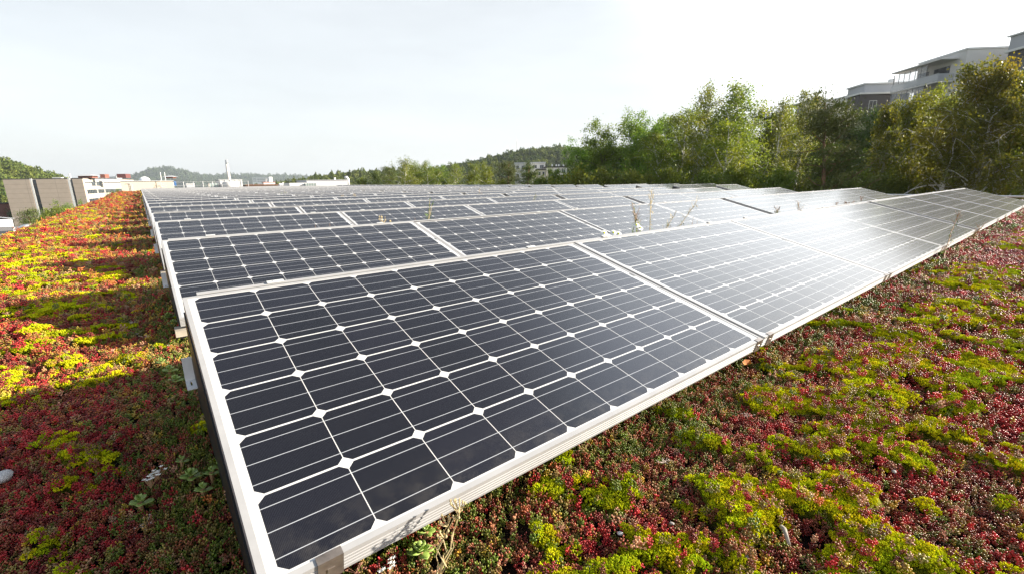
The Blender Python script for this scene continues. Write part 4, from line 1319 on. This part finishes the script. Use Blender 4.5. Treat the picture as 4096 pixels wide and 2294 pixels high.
# ---- chimney and far houses
p = at_depth(916, 716, 420); ptop = at_depth(908, 640, 420)
t = thing('chimney', 'tall pale concrete chimney with two flues on the horizon', 'chimney', (p[0], p[1], 0))
M['chimney'] = mat('pale_concrete', (.60, .57, .54), .85, noise=.1, nscale=.1)
hs = ptop[2]
MB().tube([(0, 0, -20), (0, 0, 4), (0, 0, hs - 4)], [1.75, 1.5, 1.15], 16).build('shaft', M['chimney'], t, True)
for dx in (-.62, .62): MB().tube([(dx * .78, -dx * .62, hs - 4.1), (dx * .78, -dx * .62, hs)], .42, 10).build('flue', M['steel'], t, True)
for (px, py, w, dep, lab) in ((1050, 709, 26, 1500, 'long white far building with many windows right of the chimney'), (446, 706, 20, 1500, 'white far building over the office roof'), (1022, 711, 14, 1700, 'smaller white far building right of the chimney')):
    p = at_depth(px, py, dep); k_ = dep / CAM_F
    t = frame_at(p, (.78, -.62), 'far_building', lab, 'building')
    MB().box(-w * k_, w * k_, 0, 20, p[2] - 45, p[2]).build('wall', M['white'], t)
    for j in range(3): MB().box(-w * k_ + 2, w * k_ - 2, -.6, -.05, p[2] - 4 - j * 5, p[2] - 2.4 - j * 5).build('window_band', M['band'], t)

# ---- flats
def windows(t, lst, axis, m_frame, off, sgn_):
    """rects (s0,s1,z0,z1) on a wall; axis 'x': wall in the xz plane at y=off; 'y': wall in yz plane at x=off"""
    for s0, s1, z0, z1 in lst:
        def slab(a0, a1, c0, c1, d0, d1):
            lo, hi = sorted((off + sgn_ * d0, off + sgn_ * d1))
            return MB().box(a0, a1, lo, hi, c0, c1) if axis == 'x' else MB().box(lo, hi, a0, a1, c0, c1)
        w = slab(s0, s1, z0, z1, -.05, .03).build('window', m_frame, t)
        mid = (s0 + s1) / 2
        if s1 - s0 > 1.3:
            slab(s0 + .08, mid - .04, z0 + .08, z1 - .08, .031, .045).build('pane', M['glass'], w); slab(mid + .04, s1 - .08, z0 + .08, z1 - .08, .031, .045).build('pane', M['glass'], w)
        else: slab(s0 + .08, s1 - .08, z0 + .08, z1 - .08, .031, .045).build('pane', M['glass'], w)


AX = np.array([.685, .728]); AX = AX / np.linalg.norm(AX)
BX = np.array([AX[1], -AX[0]])
C1 = at_depth(3873, 191, 68); z1 = C1[2]
Lx, Wy = run_to(C1, AX, 3640) - 9.6, run_to(C1, BX, 4040)
t = frame_at(C1, AX, 'balcony_flats', 'pale block of flats with long glazed balconies above the birches', 'building', 'blocks of flats on the right hill')
zb = z1 - 20
MB().box(0, Lx + 7.6, -Wy, 0, zb, z1 - .25).build('wall', M['pale_wall'], t)
MB().box(-.12, Lx + 7.7, -Wy - .1, .12, z1 - .25, z1).build('roof', M['white'], t)
windows(t, [(-Wy * .87, -Wy * .72, z1 - 4.3, z1 - 1.9), (-Wy * .87, -Wy * .72, z1 - 7.3, z1 - 4.9)], 'y', M['dark_frame'], 0, -1)
dep_b = 2.3
MB().box(1.2, Lx + 10, .01, dep_b + .3, z1 - 1.25, z1 - 1.05).build('canopy', M['pale_wall'], t)
for k, zz_ in enumerate((z1 - 4.25, z1 - 7.3, z1 - 10.3)):
    sl = MB().box(1.6, Lx + 10, .01, dep_b, zz_ - .22, zz_).build('balcony', M['pale_wall'], t)
    MB().box(1.6, Lx + 10, dep_b - .05, dep_b - .01, zz_ + .05, zz_ + 1.05).build('balustrade', M['balustrade'], sl)
    MB().box(1.6, 1.65, .05, dep_b - .06, zz_ + .05, zz_ + 1.05).build('balustrade', M['balustrade'], sl)
    MB().tube([(1.6, dep_b - .03, zz_ + 1.1), (Lx + 10, dep_b - .03, zz_ + 1.1)], .03, 5).build('handrail', M['steel'], sl)
    top = zz_ + 2.75
    for j in range(7):
        x = Lx + 2.5 + j * 7.2 / 6
        MB().tube([(x, dep_b - .12, zz_ + .01), (x, dep_b - .12, top)], .05, 6).build('post', M['dark_frame'], sl)
    MB().box(Lx + 2.5, Lx + 9.8, dep_b - .10, dep_b - .07, zz_ + 1.12, top - .02).build('balcony_glazing', M['clear_glass'], sl)
    windows(t, [(2.6, 5.6, zz_ + .15, zz_ + 2.35), (Lx + 1.5, Lx + 4.0, zz_ + .1, zz_ + 2.35), (Lx + 5, Lx + 7.3, zz_ + .1, zz_ + 2.35)], 'x', M['dark_frame'], 0, 1)

C2 = at_depth(3443, 372, 84); z2 = C2[2]
Lx, Wy = run_to(C2, AX, 3392), run_to(C2, BX, 3640)
t = frame_at(C2, AX, 'grey_flats', 'dark grey clad block of flats behind the pine and yellow birches', 'building', 'blocks of flats on the right hill')
MB().box(0, Lx, -Wy, 0, z2 - 20, z2 - .3).build('wall', M['grey_clad'], t)
MB().box(-.3, Lx + .3, -Wy - .3, .3, z2 - .3, z2).build('roof', M['white'], t)
MB().box(1.6, Lx + 3, -Wy - 2, -1.6, z2 + .002, z2 + 1.7).build('attic_storey', M['corrugated'], t)
MB().box(1.3, Lx + 3.2, -Wy - 2.2, -1.3, z2 + 1.702, z2 + 1.95).build('attic_roof', M['white'], t)
windows(t, [(-Wy * .36, -Wy * .20, z2 - 5.2, z2 - 1.4), (-Wy * .86, -Wy * .71, z2 - 4.2, z2 - 1.3), (-Wy * .36, -Wy * .20, z2 - 10, z2 - 6.6), (-Wy * .86, -Wy * .71, z2 - 10, z2 - 7.2)], 'y', M['white'], 0, -1)
MB().tube([(-.15, -Wy + .1, z2 - 18), (-.15, -Wy + .1, z2)], .10, 8).build('drain_pipe', M['white'], t)
MB().tube([(2.5, -Wy + 1.8, z2 + 1.96), (2.5, -Wy + 1.8, z2 + 2.6)], .6, 10).build('roof_fan', M['galv'], t)
MB().box(Lx, Lx + 9, -Wy + 2, -2.5, z2 - 20, z2 + .9).build('white_wing', M['pale_wall'], t)

C3 = at_depth(4036, 203, 63); z3 = C3[2]
t = frame_at(C3, -AX, 'charcoal_flats', 'charcoal block of flats with white attic at the top right', 'building', 'blocks of flats on the right hill')
# local x towards the viewer along -AX, y to the right
MB().box(0, 22, 0, 12, z3 - 20, z3 - .3).build('wall', M['grey_clad'], t)
MB().box(-.3, 22.3, -.3, 12.3, z3 - .3, z3).build('roof', M['white'], t)
MB().box(-2, 21, 1.6, 12, z3 + .002, z3 + 2.2).build('attic_storey', M['corrugated'], t)
MB().box(-2.3, 21.3, 1.3, 12.3, z3 + 2.202, z3 + 2.4).build('attic_roof', M['white'], t)
windows(t, [(2.2, 7, z3 - 5.3, z3 - 1.6), (10, 14, z3 - 5.3, z3 - 1.6), (2.2, 7, z3 - 9.8, z3 - 6.6)], 'x', M['dark_frame'], 0, -1)
sl = MB().box(2, 8.5, -1.5, -.06, z3 - 5.6, z3 - 5.4).build('balcony', M['pale_wall'], t); MB().box(2, 8.5, -1.5, -1.46, z3 - 5.38, z3 - 4.4).build('balustrade', M['balustrade'], sl)

C4 = at_depth(3285, 396, 98); z4 = C4[2]
Lx = run_to(C4, AX, 3185); Wy = 9
t = frame_at(C4, AX, 'white_flats', 'pale block of flats half hidden left of the pine', 'building', 'blocks of flats on the right hill')
MB().box(0, Lx, -Wy, 0, z4 - 20, z4 - .25).build('wall', M['pale_wall'], t); MB().box(-.1, Lx + 1.2, -Wy - .1, 2.2, z4 - .25, z4).build('roof', M['white'], t)
sl = MB().box(1, Lx, .01, 2, z4 - 3.6, z4 - 3.4).build('balcony', M['pale_wall'], t); MB().box(1, Lx, 1.95, 2, z4 - 3.38, z4 - 2.4).build('balustrade', M['balustrade'], sl)
windows(t, [(2, 5, z4 - 3.3, z4 - 1.1), (7, 10, z4 - 3.3, z4 - 1.1)], 'x', M['dark_frame'], 0, 1)
windows(t, [(-4, -2.6, z4 - 3.6, z4 - 1.6)], 'y', M['dark_frame'], 0, -1)

# ---- flats at the foot of the wooded ridge
for (x0, x1, py, dep, lab, nm, wallm, roofm, hh) in (
        (2059, 2103, 653, 165, 'white flats half hidden behind the left pine', 'white_flats', 'pale_wall', 'steel', 22),
        (2125, 2181, 651, 172, 'white flats with a corner bay on the slope between the pines and tall trees', 'white_flats', 'pale_wall', 'steel', 22),
        (2150, 2182, 677, 158, 'small beige house with brown roof in front of the white flats', 'beige_house', 'cream', 'bitumen', 16),
        (2184, 2268, 668, 162, 'long grey roofed flats at the left of the tall trees', 'long_flats', 'pale_wall', 'bitumen', 18)):
    p = at_depth(x0, py, dep); W = (x1 - x0) * dep / CAM_F
    t = frame_at(p, (.78, -.62), nm, lab, 'building', 'flats at the foot of the ridge')
    z = p[2]
    MB().box(0, W, 0, 9, z - hh, z - .3).build('wall', M[wallm], t); MB().box(-.2, W + .2, -.3, 9.3, z - .3, z + .15).build('roof', M[roofm], t)
    nw = max(2, int(W / 1.9)); sp = W / nw
    for fl in range(2):
        windows(t, [(k * sp + sp * .22, k * sp + sp * .80, z - 2.2 - fl * 2.9, z - .9 - fl * 2.9) for k in range(nw)], 'x', M['steel'], 0, -1)
    if dep == 162:
        for k in (.3, .5, .62, .85): MB().box(W * k, W * k + .5, 3, 3.5, z + .151, z + .9).build('chimney', M['white'], t)
for px, y0, y1, lab, r in ((2067, 555, 612, 'tall thin radio mast on the wooded ridge', .32), (2034, 585, 612, 'shorter thin radio mast on the wooded ridge', .25)):
    p = at_depth(px, y0, 480); q = at_depth(px, y1, 480)
    t = thing('radio_mast', lab, 'mast', (p[0], p[1], 0), group='radio masts on the ridge')
    MB().tube([(0, 0, q[2] - 15), (0, 0, p[2] - 3)], r, 5).build('lattice', M['steel'], t); MB().tube([(0, 0, p[2] - 2.9), (0, 0, p[2])], r * .6, 5).build('aerial', M['white'], t)

# ---- safety rail at the right end of the near rows
t = thing('edge_rail', 'low grey pipe rail along the right roof edge', 'railing', (14.75, -6.5, 0))
for z in (.20, .11): MB().tube([(0, 0, z), (0, 10.6, z)], .022, 8).build('rail', M['galv'], t)
for k in range(6): MB().tube([(0, .2 + k * 2.05, -.01), (0, .2 + k * 2.05, .19)], .02, 8).build('post', M['galv'], t)

# ================================================================== single plants, stones and twigs
M['weed_green'] = mat('weed_green', (.16, .25, .03), .5, noise=.3, nscale=30)
M['weed_straw'] = mat('weed_straw', (.58, .46, .24), .7, noise=.3, nscale=30)
M['weed_stem'] = mat('weed_stem', (.33, .19, .09), .7)
M['seed_brown'] = mat('seed_brown', (.20, .11, .06), .8)
M['petal'] = mat('white_petal', (.80, .80, .76), .6)
M['yolk'] = mat('yellow_centre', (.70, .75, .02), .7)
M['fleshy'] = mat('fleshy_leaf', (.33, .46, .10), .45, noise=.35, nscale=18)


def blade(b, p, d, L, w, bend=.3):
    """a thin leaf as two crossed quads' worth of strip, slightly bent and folded"""
    p = np.array(p, float); d = np.array(d, float); d /= np.linalg.norm(d)
    s = np.cross(d, [0, 0, 1.0]); s = s / (np.linalg.norm(s) + 1e-6); u = np.cross(s, d)
    q = p + d * L * .5 + u * L * .06; e = p + d * L - np.array([0, 0, bend * L * .4])
    k = u * w * .25
    b.add([p - s * w * .3, p + s * w * .3, q - s * w, q + s * w, e, q - k, p - k], [(0, 6, 5, 2), (6, 1, 3, 5), (2, 5, 4), (5, 3, 4)])


def weed(px_b, py_b, px_t, py_t, y, label, kind, seed, name='weed', spread=.12, group='weeds growing up between the rows'):
    rg = np.random.default_rng(seed)
    a = on_y(px_b, py_b, y); e = on_y(px_t, py_t, y)
    foot = np.array([a[0] - (e[0] - a[0]) * .3, y, .03])
    t = thing(name, label, 'plant', foot, group=group)
    top = e - foot
    th = float(np.clip(np.linalg.norm(top) / .45, .13, 1.15))
    stems, leaves, tips = MB(), MB(), MB()
    nst = dict(willow=3, grass=4, straw=5, seed=9, slim=2, tuft=7)[kind]
    for s in range(nst):
        off = rg.normal(0, .25 * spread, 3) * [1, .6, 0]
        tp = top * (1 if s == 0 else rg.uniform(.62, .95)) + rg.normal(0, spread * (.25 if s == 0 else .8), 3) * [1, .7, .15]
        pts = [off + (tp - off) * k / 6 + np.array([0, 0, 0]) + rg.normal(0, .006, 3) * (k > 0) for k in range(7)]
        stems.tube(pts, [(.0042 - .0005 * k) * th for k in range(7)], 5)
        if kind in ('willow', 'slim'):
            for k in range(44):
                f = rg.uniform(.25, 1); p = pts[0] + (pts[-1] - pts[0]) * f
                az = rg.uniform(0, 6.28)
                blade(leaves if rg.uniform() < .45 else tips, p, (math.cos(az) * .8, math.sin(az) * .8, rg.uniform(-.5, .6)), rg.uniform(.02, .05), .0035, .8)
            for k in range(9):
                f = rg.uniform(.72, 1); p = pts[0] + (pts[-1] - pts[0]) * f
                az = rg.uniform(0, 6.28); stems.tube([p, p + np.array([math.cos(az) * .03, math.sin(az) * .03, rg.uniform(.03, .07)])], .0013, 3)
        elif kind == 'grass':
            for k in range(16):
                f = rg.uniform(.1, 1); p = pts[0] + (pts[-1] - pts[0]) * f; az = rg.uniform(0, 6.28)
                blade(leaves if f > .55 else tips, p, (math.cos(az), math.sin(az), rg.uniform(.5, 1.6)), rg.uniform(.05, .10), .005, .5)
        elif kind in ('straw', 'seed'):
            for k in range(5):
                az = rg.uniform(0, 6.28); p = pts[-1]; q = pts[-2] + np.array([math.cos(az), math.sin(az), 0]) * rg.uniform(.01, .05) * th + [0, 0, rg.uniform(.02, .07) * th]
                stems.tube([pts[-2], q], .0014, 3)
                tips.tube([q, q + [0, 0, .006 * th], q + [0, 0, .016 * th]], [.004 * th, .0075 * th, .003 * th], 5)
        else:
            for k in range(7):
                az = rg.uniform(0, 6.28); blade(leaves if rg.uniform() < .6 else tips, pts[int(rg.integers(0, 5))], (math.cos(az), math.sin(az), rg.uniform(.7, 2)), rg.uniform(.05, .11), .006, .4)
    stems.build('stem', M['weed_straw'] if kind in ('grass', 'straw', 'willow') else M['weed_stem'], t)
    if leaves.v: leaves.build('leaves', M['weed_green'], t)
    if tips.v: tips.build('seed_heads' if kind in ('straw', 'seed') else 'dry_leaves', M['seed_brown'] if kind == 'seed' else M['weed_straw'], t)
    return t


K = 4096 / 2576
for a in ((1640, 578, 1660, 474, .40, 'tallest straw coloured weed with seed plumes in the gap behind the front row', 'willow', 1, 'weed', .17),
          (1632, 574, 1612, 515, .42, 'shorter dry weed leaning left beside the tallest one', 'slim', 2, 'weed', .09),
          (1060, 555, 1083, 505, 2.2, 'green tipped grassy weed leaning right behind the second row', 'grass', 3, 'weed', .06),
          (1048, 556, 1045, 547, 2.2, 'tiny reddish tuft left of the green tipped weed', 'tuft', 13, 'weed', .04),
          (960, 560, 958, 544, 2.2, 'small straw umbel behind the second row left of the grassy weed', 'straw', 4, 'weed', .10),
          (830, 572, 828, 560, 2.2, 'small green tuft near the left end behind the second row', 'tuft', 5, 'weed', .05),
          (798, 574, 796, 566, 2.2, 'smallest reddish tuft left of the green one behind the second row', 'tuft', 6, 'weed', .03),
          (1322, 532, 1350, 485, 3.95, 'thin dry grass stalk leaning right behind the third row', 'grass', 7, 'weed', .06),
          (1205, 496, 1204, 475, 7.5, 'thin branching stalk behind the fifth row', 'slim', 8, 'weed', .10),
          (2010, 530, 2010, 512, .42, 'thin dark stalk standing before the pale glaring panels', 'slim', 9, 'weed', .05),
          (1960, 532, 1957, 524, .42, 'very small stalk left of the thin dark one', 'slim', 19, 'weed', .02),
          (2165, 508, 2160, 496, .45, 'fan of brown button seed heads behind the right part of the front row', 'seed', 10, 'weed', .42),
          (1745, 562, 1745, 545, .42, 'short reddish spikes right of the tallest weed', 'tuft', 11, 'weed', .04),
          (890, 497, 888, 486, 9.2, 'pale green low weed behind the sixth row', 'straw', 12, 'weed', .30),
          (1435, 489, 1460, 478, 11.0, 'spindly dry weed far back in the middle rows', 'grass', 14, 'weed', .2),
          (718, 486, 717, 478, 14.5, 'small green weed far back among the left panels', 'grass', 15, 'weed', .12),
          (2402, 556, 2420, 545, -1.0, 'feathery yellow weed before the olive right panels', 'slim', 16, 'weed', .10),
          (1105, 1290, 1155, 1240, -.985, 'dry pink flower stalk leaning on the front frame', 'straw', 17, 'weed', .02)):
    weed(a[0] * K, a[1] * K, a[2] * K, a[3] * K, a[4], a[5], a[6], a[7], a[8], a[9])

# daisies behind the front row
for i, (px, py, lab) in enumerate(((1543, 585, 'white daisy facing up at the left of the daisies'), (1556, 588, 'second white daisy beside the left one'),
                                   (1601, 566, 'white daisy side on at the top of the leafy stem'), (1611, 573, 'small white daisy right of the leafy stem'), (1520, 586, 'white daisy at the far left by the panel corner'))):
    c = on_y(px * K, py * K, .36); rg = np.random.default_rng(60 + i)
    t = thing('daisy', lab, 'flower', (c[0], .36, .03), group='daisies behind the front row')
    h = c[2] - .03; b = MB(); b.tube([(0, 0, 0), (.01, 0, h * .5), (0, 0, h - .004)], .0028, 5); b.build('stem', M['weed_green'], t)
    tilt = np.array([rg.normal(-.3, .2), -.7, .75]); Rm = rot_to(tilt)
    b = MB()
    for k in range(14):
        az = k * 2 * math.pi / 14; e1 = Rm @ np.array([math.cos(az), math.sin(az), -.15]); e2 = Rm @ np.array([-math.sin(az), math.cos(az), 0])
        o = np.array([0, 0, h]); up = Rm[:, 2] * .0012
        b.add([o + e1 * .006 - e2 * .0025 + up, o + e1 * .006 + e2 * .0025 + up, o + e1 * .021 + e2 * .0042, o + e1 * .024, o + e1 * .021 - e2 * .0042], [(0, 1, 2, 3, 4)])
    b.build('petals', M['petal'], t)
    o = np.array([0, 0, h]); MB().tube([o, o + Rm[:, 2] * .004, o + Rm[:, 2] * .006], [.0075, .006, .002], 9).build('centre', M['yolk'], t, True)
b = MB(); rg = np.random.default_rng(70); a = on_y(1560 * K, 592 * K, .37); e = on_y(1598 * K, 562 * K, .37)
t = thing('daisy_plant', 'bright green feathery leaf stem among the daisies', 'plant', (a[0], .37, .03), group='daisies behind the front row')
d = e - np.array([a[0], .37, .03]); b.tube([(0, 0, 0), d * .5, d], [.004, .003, .002], 5)
for k in range(60):
    p = d * rg.uniform(.45, 1.02); az = rg.uniform(0, 6.28); blade(b, p, (math.cos(az), math.sin(az), rg.uniform(0, 1.4)), rg.uniform(.02, .05), .003)
b.build('leaves', M['weed_green'], t)


def rosette(px, py, r, n, label, seed, tiltv=(0, 0, 1)):
    r = r * .66
    rg = np.random.default_rng(seed); p = on_z(px * K, py * K, .055)
    t = thing('rosette_plant', label, 'plant', (p[0], p[1], .028), group='broad leaved stonecrop rosettes')
    b = MB()
    for k in range(n):
        az = k * 2.4; f = k / n; L = r * (1.05 - .62 * f); el = .18 + 1.15 * f
        d = np.array([math.cos(az) * math.cos(el), math.sin(az) * math.cos(el), math.sin(el)]); s = np.array([-math.sin(az), math.cos(az), 0]); u = np.cross(d, s) * -1
        if u[2] < 0: u = -u
        w = L * .36; o = np.array([0, 0, .012 + .018 * f])
        rows = [(0.05, .30, 0), (.35, .72, .05), (.68, 1.0, .10), (.90, .72, .06), (1.0, .22, .02)]
        vs = []
        for tt, ww, cup in rows:
            c = o + d * L * tt + u * L * (.05 - .12 * tt * tt)
            vs += [c - s * w * ww + u * L * cup, c - u * L * .03, c + s * w * ww + u * L * cup]
        m_ = len(vs); th = [v - u * L * .05 for v in vs]
        fs = [(3 * j + i, 3 * j + i + 1, 3 * j + i + 4, 3 * j + i + 3) for j in range(4) for i in range(2)]
        b.add(vs + th, fs + [tuple(m_ + q for q in f_[::-1]) for f_ in fs] + [(3 * j, 3 * j + 3, m_ + 3 * j + 3, m_ + 3 * j) for j in range(4)] + [(3 * j + 2, m_ + 3 * j + 2, m_ + 3 * j + 5, 3 * j + 5) for j in range(4)] + [(12, 13, m_ + 13, m_ + 12), (13, 14, m_ + 14, m_ + 13)])
    b.build('leaves', M['fleshy'], t, True)
    MB().tube([(0, 0, -.03), (0, 0, .02)], .005, 6).build('stem', M['weed_stem'], t)
    return t


for i, (px, py, r, n, lab) in enumerate(((1057, 1378, .040, 13, 'bright green rosette in front of the near frame, larger of two'), (1071, 1328, .030, 11, 'small green rosette tucked under the near frame'),
        (350, 1255, .036, 10, 'green rosette in the shade at the lower left'), (478, 1190, .040, 12, 'tallest green rosette in the shade left of the panel'), (508, 1222, .030, 9, 'green rosette half under the left panel edge'),
        (552, 1165, .030, 10, 'round green rosette touching the left panel edge'), (530, 1180, .026, 9, 'small rosette next to the round one by the panel edge'), (455, 1150, .024, 8, 'small pale rosette behind the tallest one'),
        (485, 788, .05, 12, 'yellow green rosette in the sun left of the second row, nearest one'), (520, 778, .05, 12, 'yellow green rosette in the sun by the plank'), (470, 770, .05, 12, 'sunlit rosette farthest from the plank'), (500, 765, .045, 12, 'sunlit rosette behind the one by the plank'),
        (425, 925, .04, 12, 'pale green rosette left of the steel bracket'), (440, 950, .04, 12, 'pale green rosette below the steel bracket'), (405, 905, .035, 12, 'small pale rosette farthest left of the steel bracket'), (2360, 638, .12, 14, 'leafy green clump at the low corner of the third panel'))):
    if i in (8, 9, 10, 11): px, py = px * .94 - 20, py + 22
    rosette(px, py, r, n, lab, 400 + i)

# twig, leaf, stones
p = on_z(1966 * K, 1318 * K, .06); q = on_z(1986 * K, 1362 * K, .055)
t = thing('twig', 'short grey bent twig on the red stonecrop at the lower right', 'twig', (p[0], p[1], .055)); d = q - p
MB().tube([(0, 0, 0), d * .45 + [.006, .004, .006], d], [.0045, .005, .003], 6).build('bark', mat('grey_wood', (.38, .33, .28), .85, noise=.4, nscale=60), t, True)
p = on_z(1880 * K, 908 * K, .07)
t = thing('fallen_leaf', 'small orange fallen leaf beside the front frame', 'leaf', (p[0], p[1], .062)); b = MB()
b.add([(-.02, 0, 0), (-.008, -.014, .006), (.01, -.012, .002), (.024, 0, .008), (.01, .013, .01), (-.008, .014, .004), (0, 0, -.003)], [(0, 1, 6), (1, 2, 6), (2, 3, 6), (3, 4, 6), (4, 5, 6), (5, 0, 6)])
b.build('blade', mat('orange_leaf', (.62, .20, .02), .6, noise=.3, nscale=60), t)
def stone(px, py, r, label, m, seed):
    rg = np.random.default_rng(seed); p = on_z(px * K, py * K, .05); t = thing('stone', label, 'stone', (p[0], p[1], .045), rg.uniform(0, 6), 'stones lying in the planting')
    v, f = leaf_ellipsoid(9); v = (v - [0, 0, .5]) * [r * .8, r, r * .9] * rg.uniform(.85, 1.15, (len(v), 1)); MB().add(v, f).build('body', m, t, True)
M['stone'] = mat('grey_stone', (.36, .34, .32), .9, noise=.35, nscale=60, bump=.4, bscale=200)
M['pale_stone'] = mat('pale_stone', (.62, .61, .60), .9, noise=.2, nscale=60, bump=.5, bscale=200)
stone(3, 1195, .030, 'white stone cut off by the left border', M['pale_stone'], 1)
for i, (px, py, lab) in enumerate(((2112, 1345, 'grey pebble in the moss at the lower right'), (1560, 1335, 'pale pebble in the red stonecrop at the bottom centre'), (1480, 1425, 'dark pebble at the bottom edge left of the moss'),
        (1880, 1395, 'pale oval pebble below the twig'), (2250, 1180, 'grey pebble among stonecrop right of the middle'), (2420, 955, 'pale flat pebble at the far right'), (1690, 1310, 'small grey pebble left of the twig'))):
    stone(px, py, .0055 + .0015 * (i % 3), lab, M['pale_stone'] if i % 4 == 1 else M['stone'], 10 + i)
for px, py, lab in ((975, 1425, 'white starry dead flower head at the bottom edge before the panel clip'), (395, 1185, 'white starry flower head in the shade left of the rosettes'), (375, 1205, 'lower white flower head beside the starry one in shade')):
    p = on_z(px * K, py * K, .07); rg = np.random.default_rng(int(px))
    t = thing('dead_flower', lab, 'flower', (p[0], p[1], .03), group='starry dead flower heads'); b = MB(); st = MB()
    for k in range(9):
        c = np.array([*rg.normal(0, .008, 2), .034 + rg.uniform(0, .010)]); st.tube([(0, 0, 0), (0, 0, .018), c], .0007, 3)
        for j in range(5):
            az = j * 1.2566 + rg.uniform(0, 1); e = np.array([math.cos(az), math.sin(az), .5]) * .0052; s = np.array([-math.sin(az), math.cos(az), 0]) * .0013
            b.add([c - s, c + e, c + s, c + [0, 0, .003]], [(0, 1, 3), (1, 2, 3), (0, 3, 2)])
    b.build('head', M['petal'], t); st.build('stem', M['weed_stem'], t)

# ------------------------------------------------------------------ air
hz = MB().box(-2600, 4200, -900, 3600, -26, 140)
hm = bpy.data.materials.new('haze'); hm.use_nodes = True
ht = hm.node_tree; ht.nodes.remove(ht.nodes['Principled BSDF'])
pv = ht.nodes.new('ShaderNodeVolumePrincipled')
pv.inputs['Color'].default_value = (.80, .90, 1.0, 1)
pv.inputs['Density'].default_value = .00012
pv.inputs['Anisotropy'].default_value = .2
ht.links.new(pv.outputs[0], ht.nodes['Material Output'].inputs['Volume'])
tag(hz.build('haze', hm), 'thin pale haze over the far hills', kind='stuff')
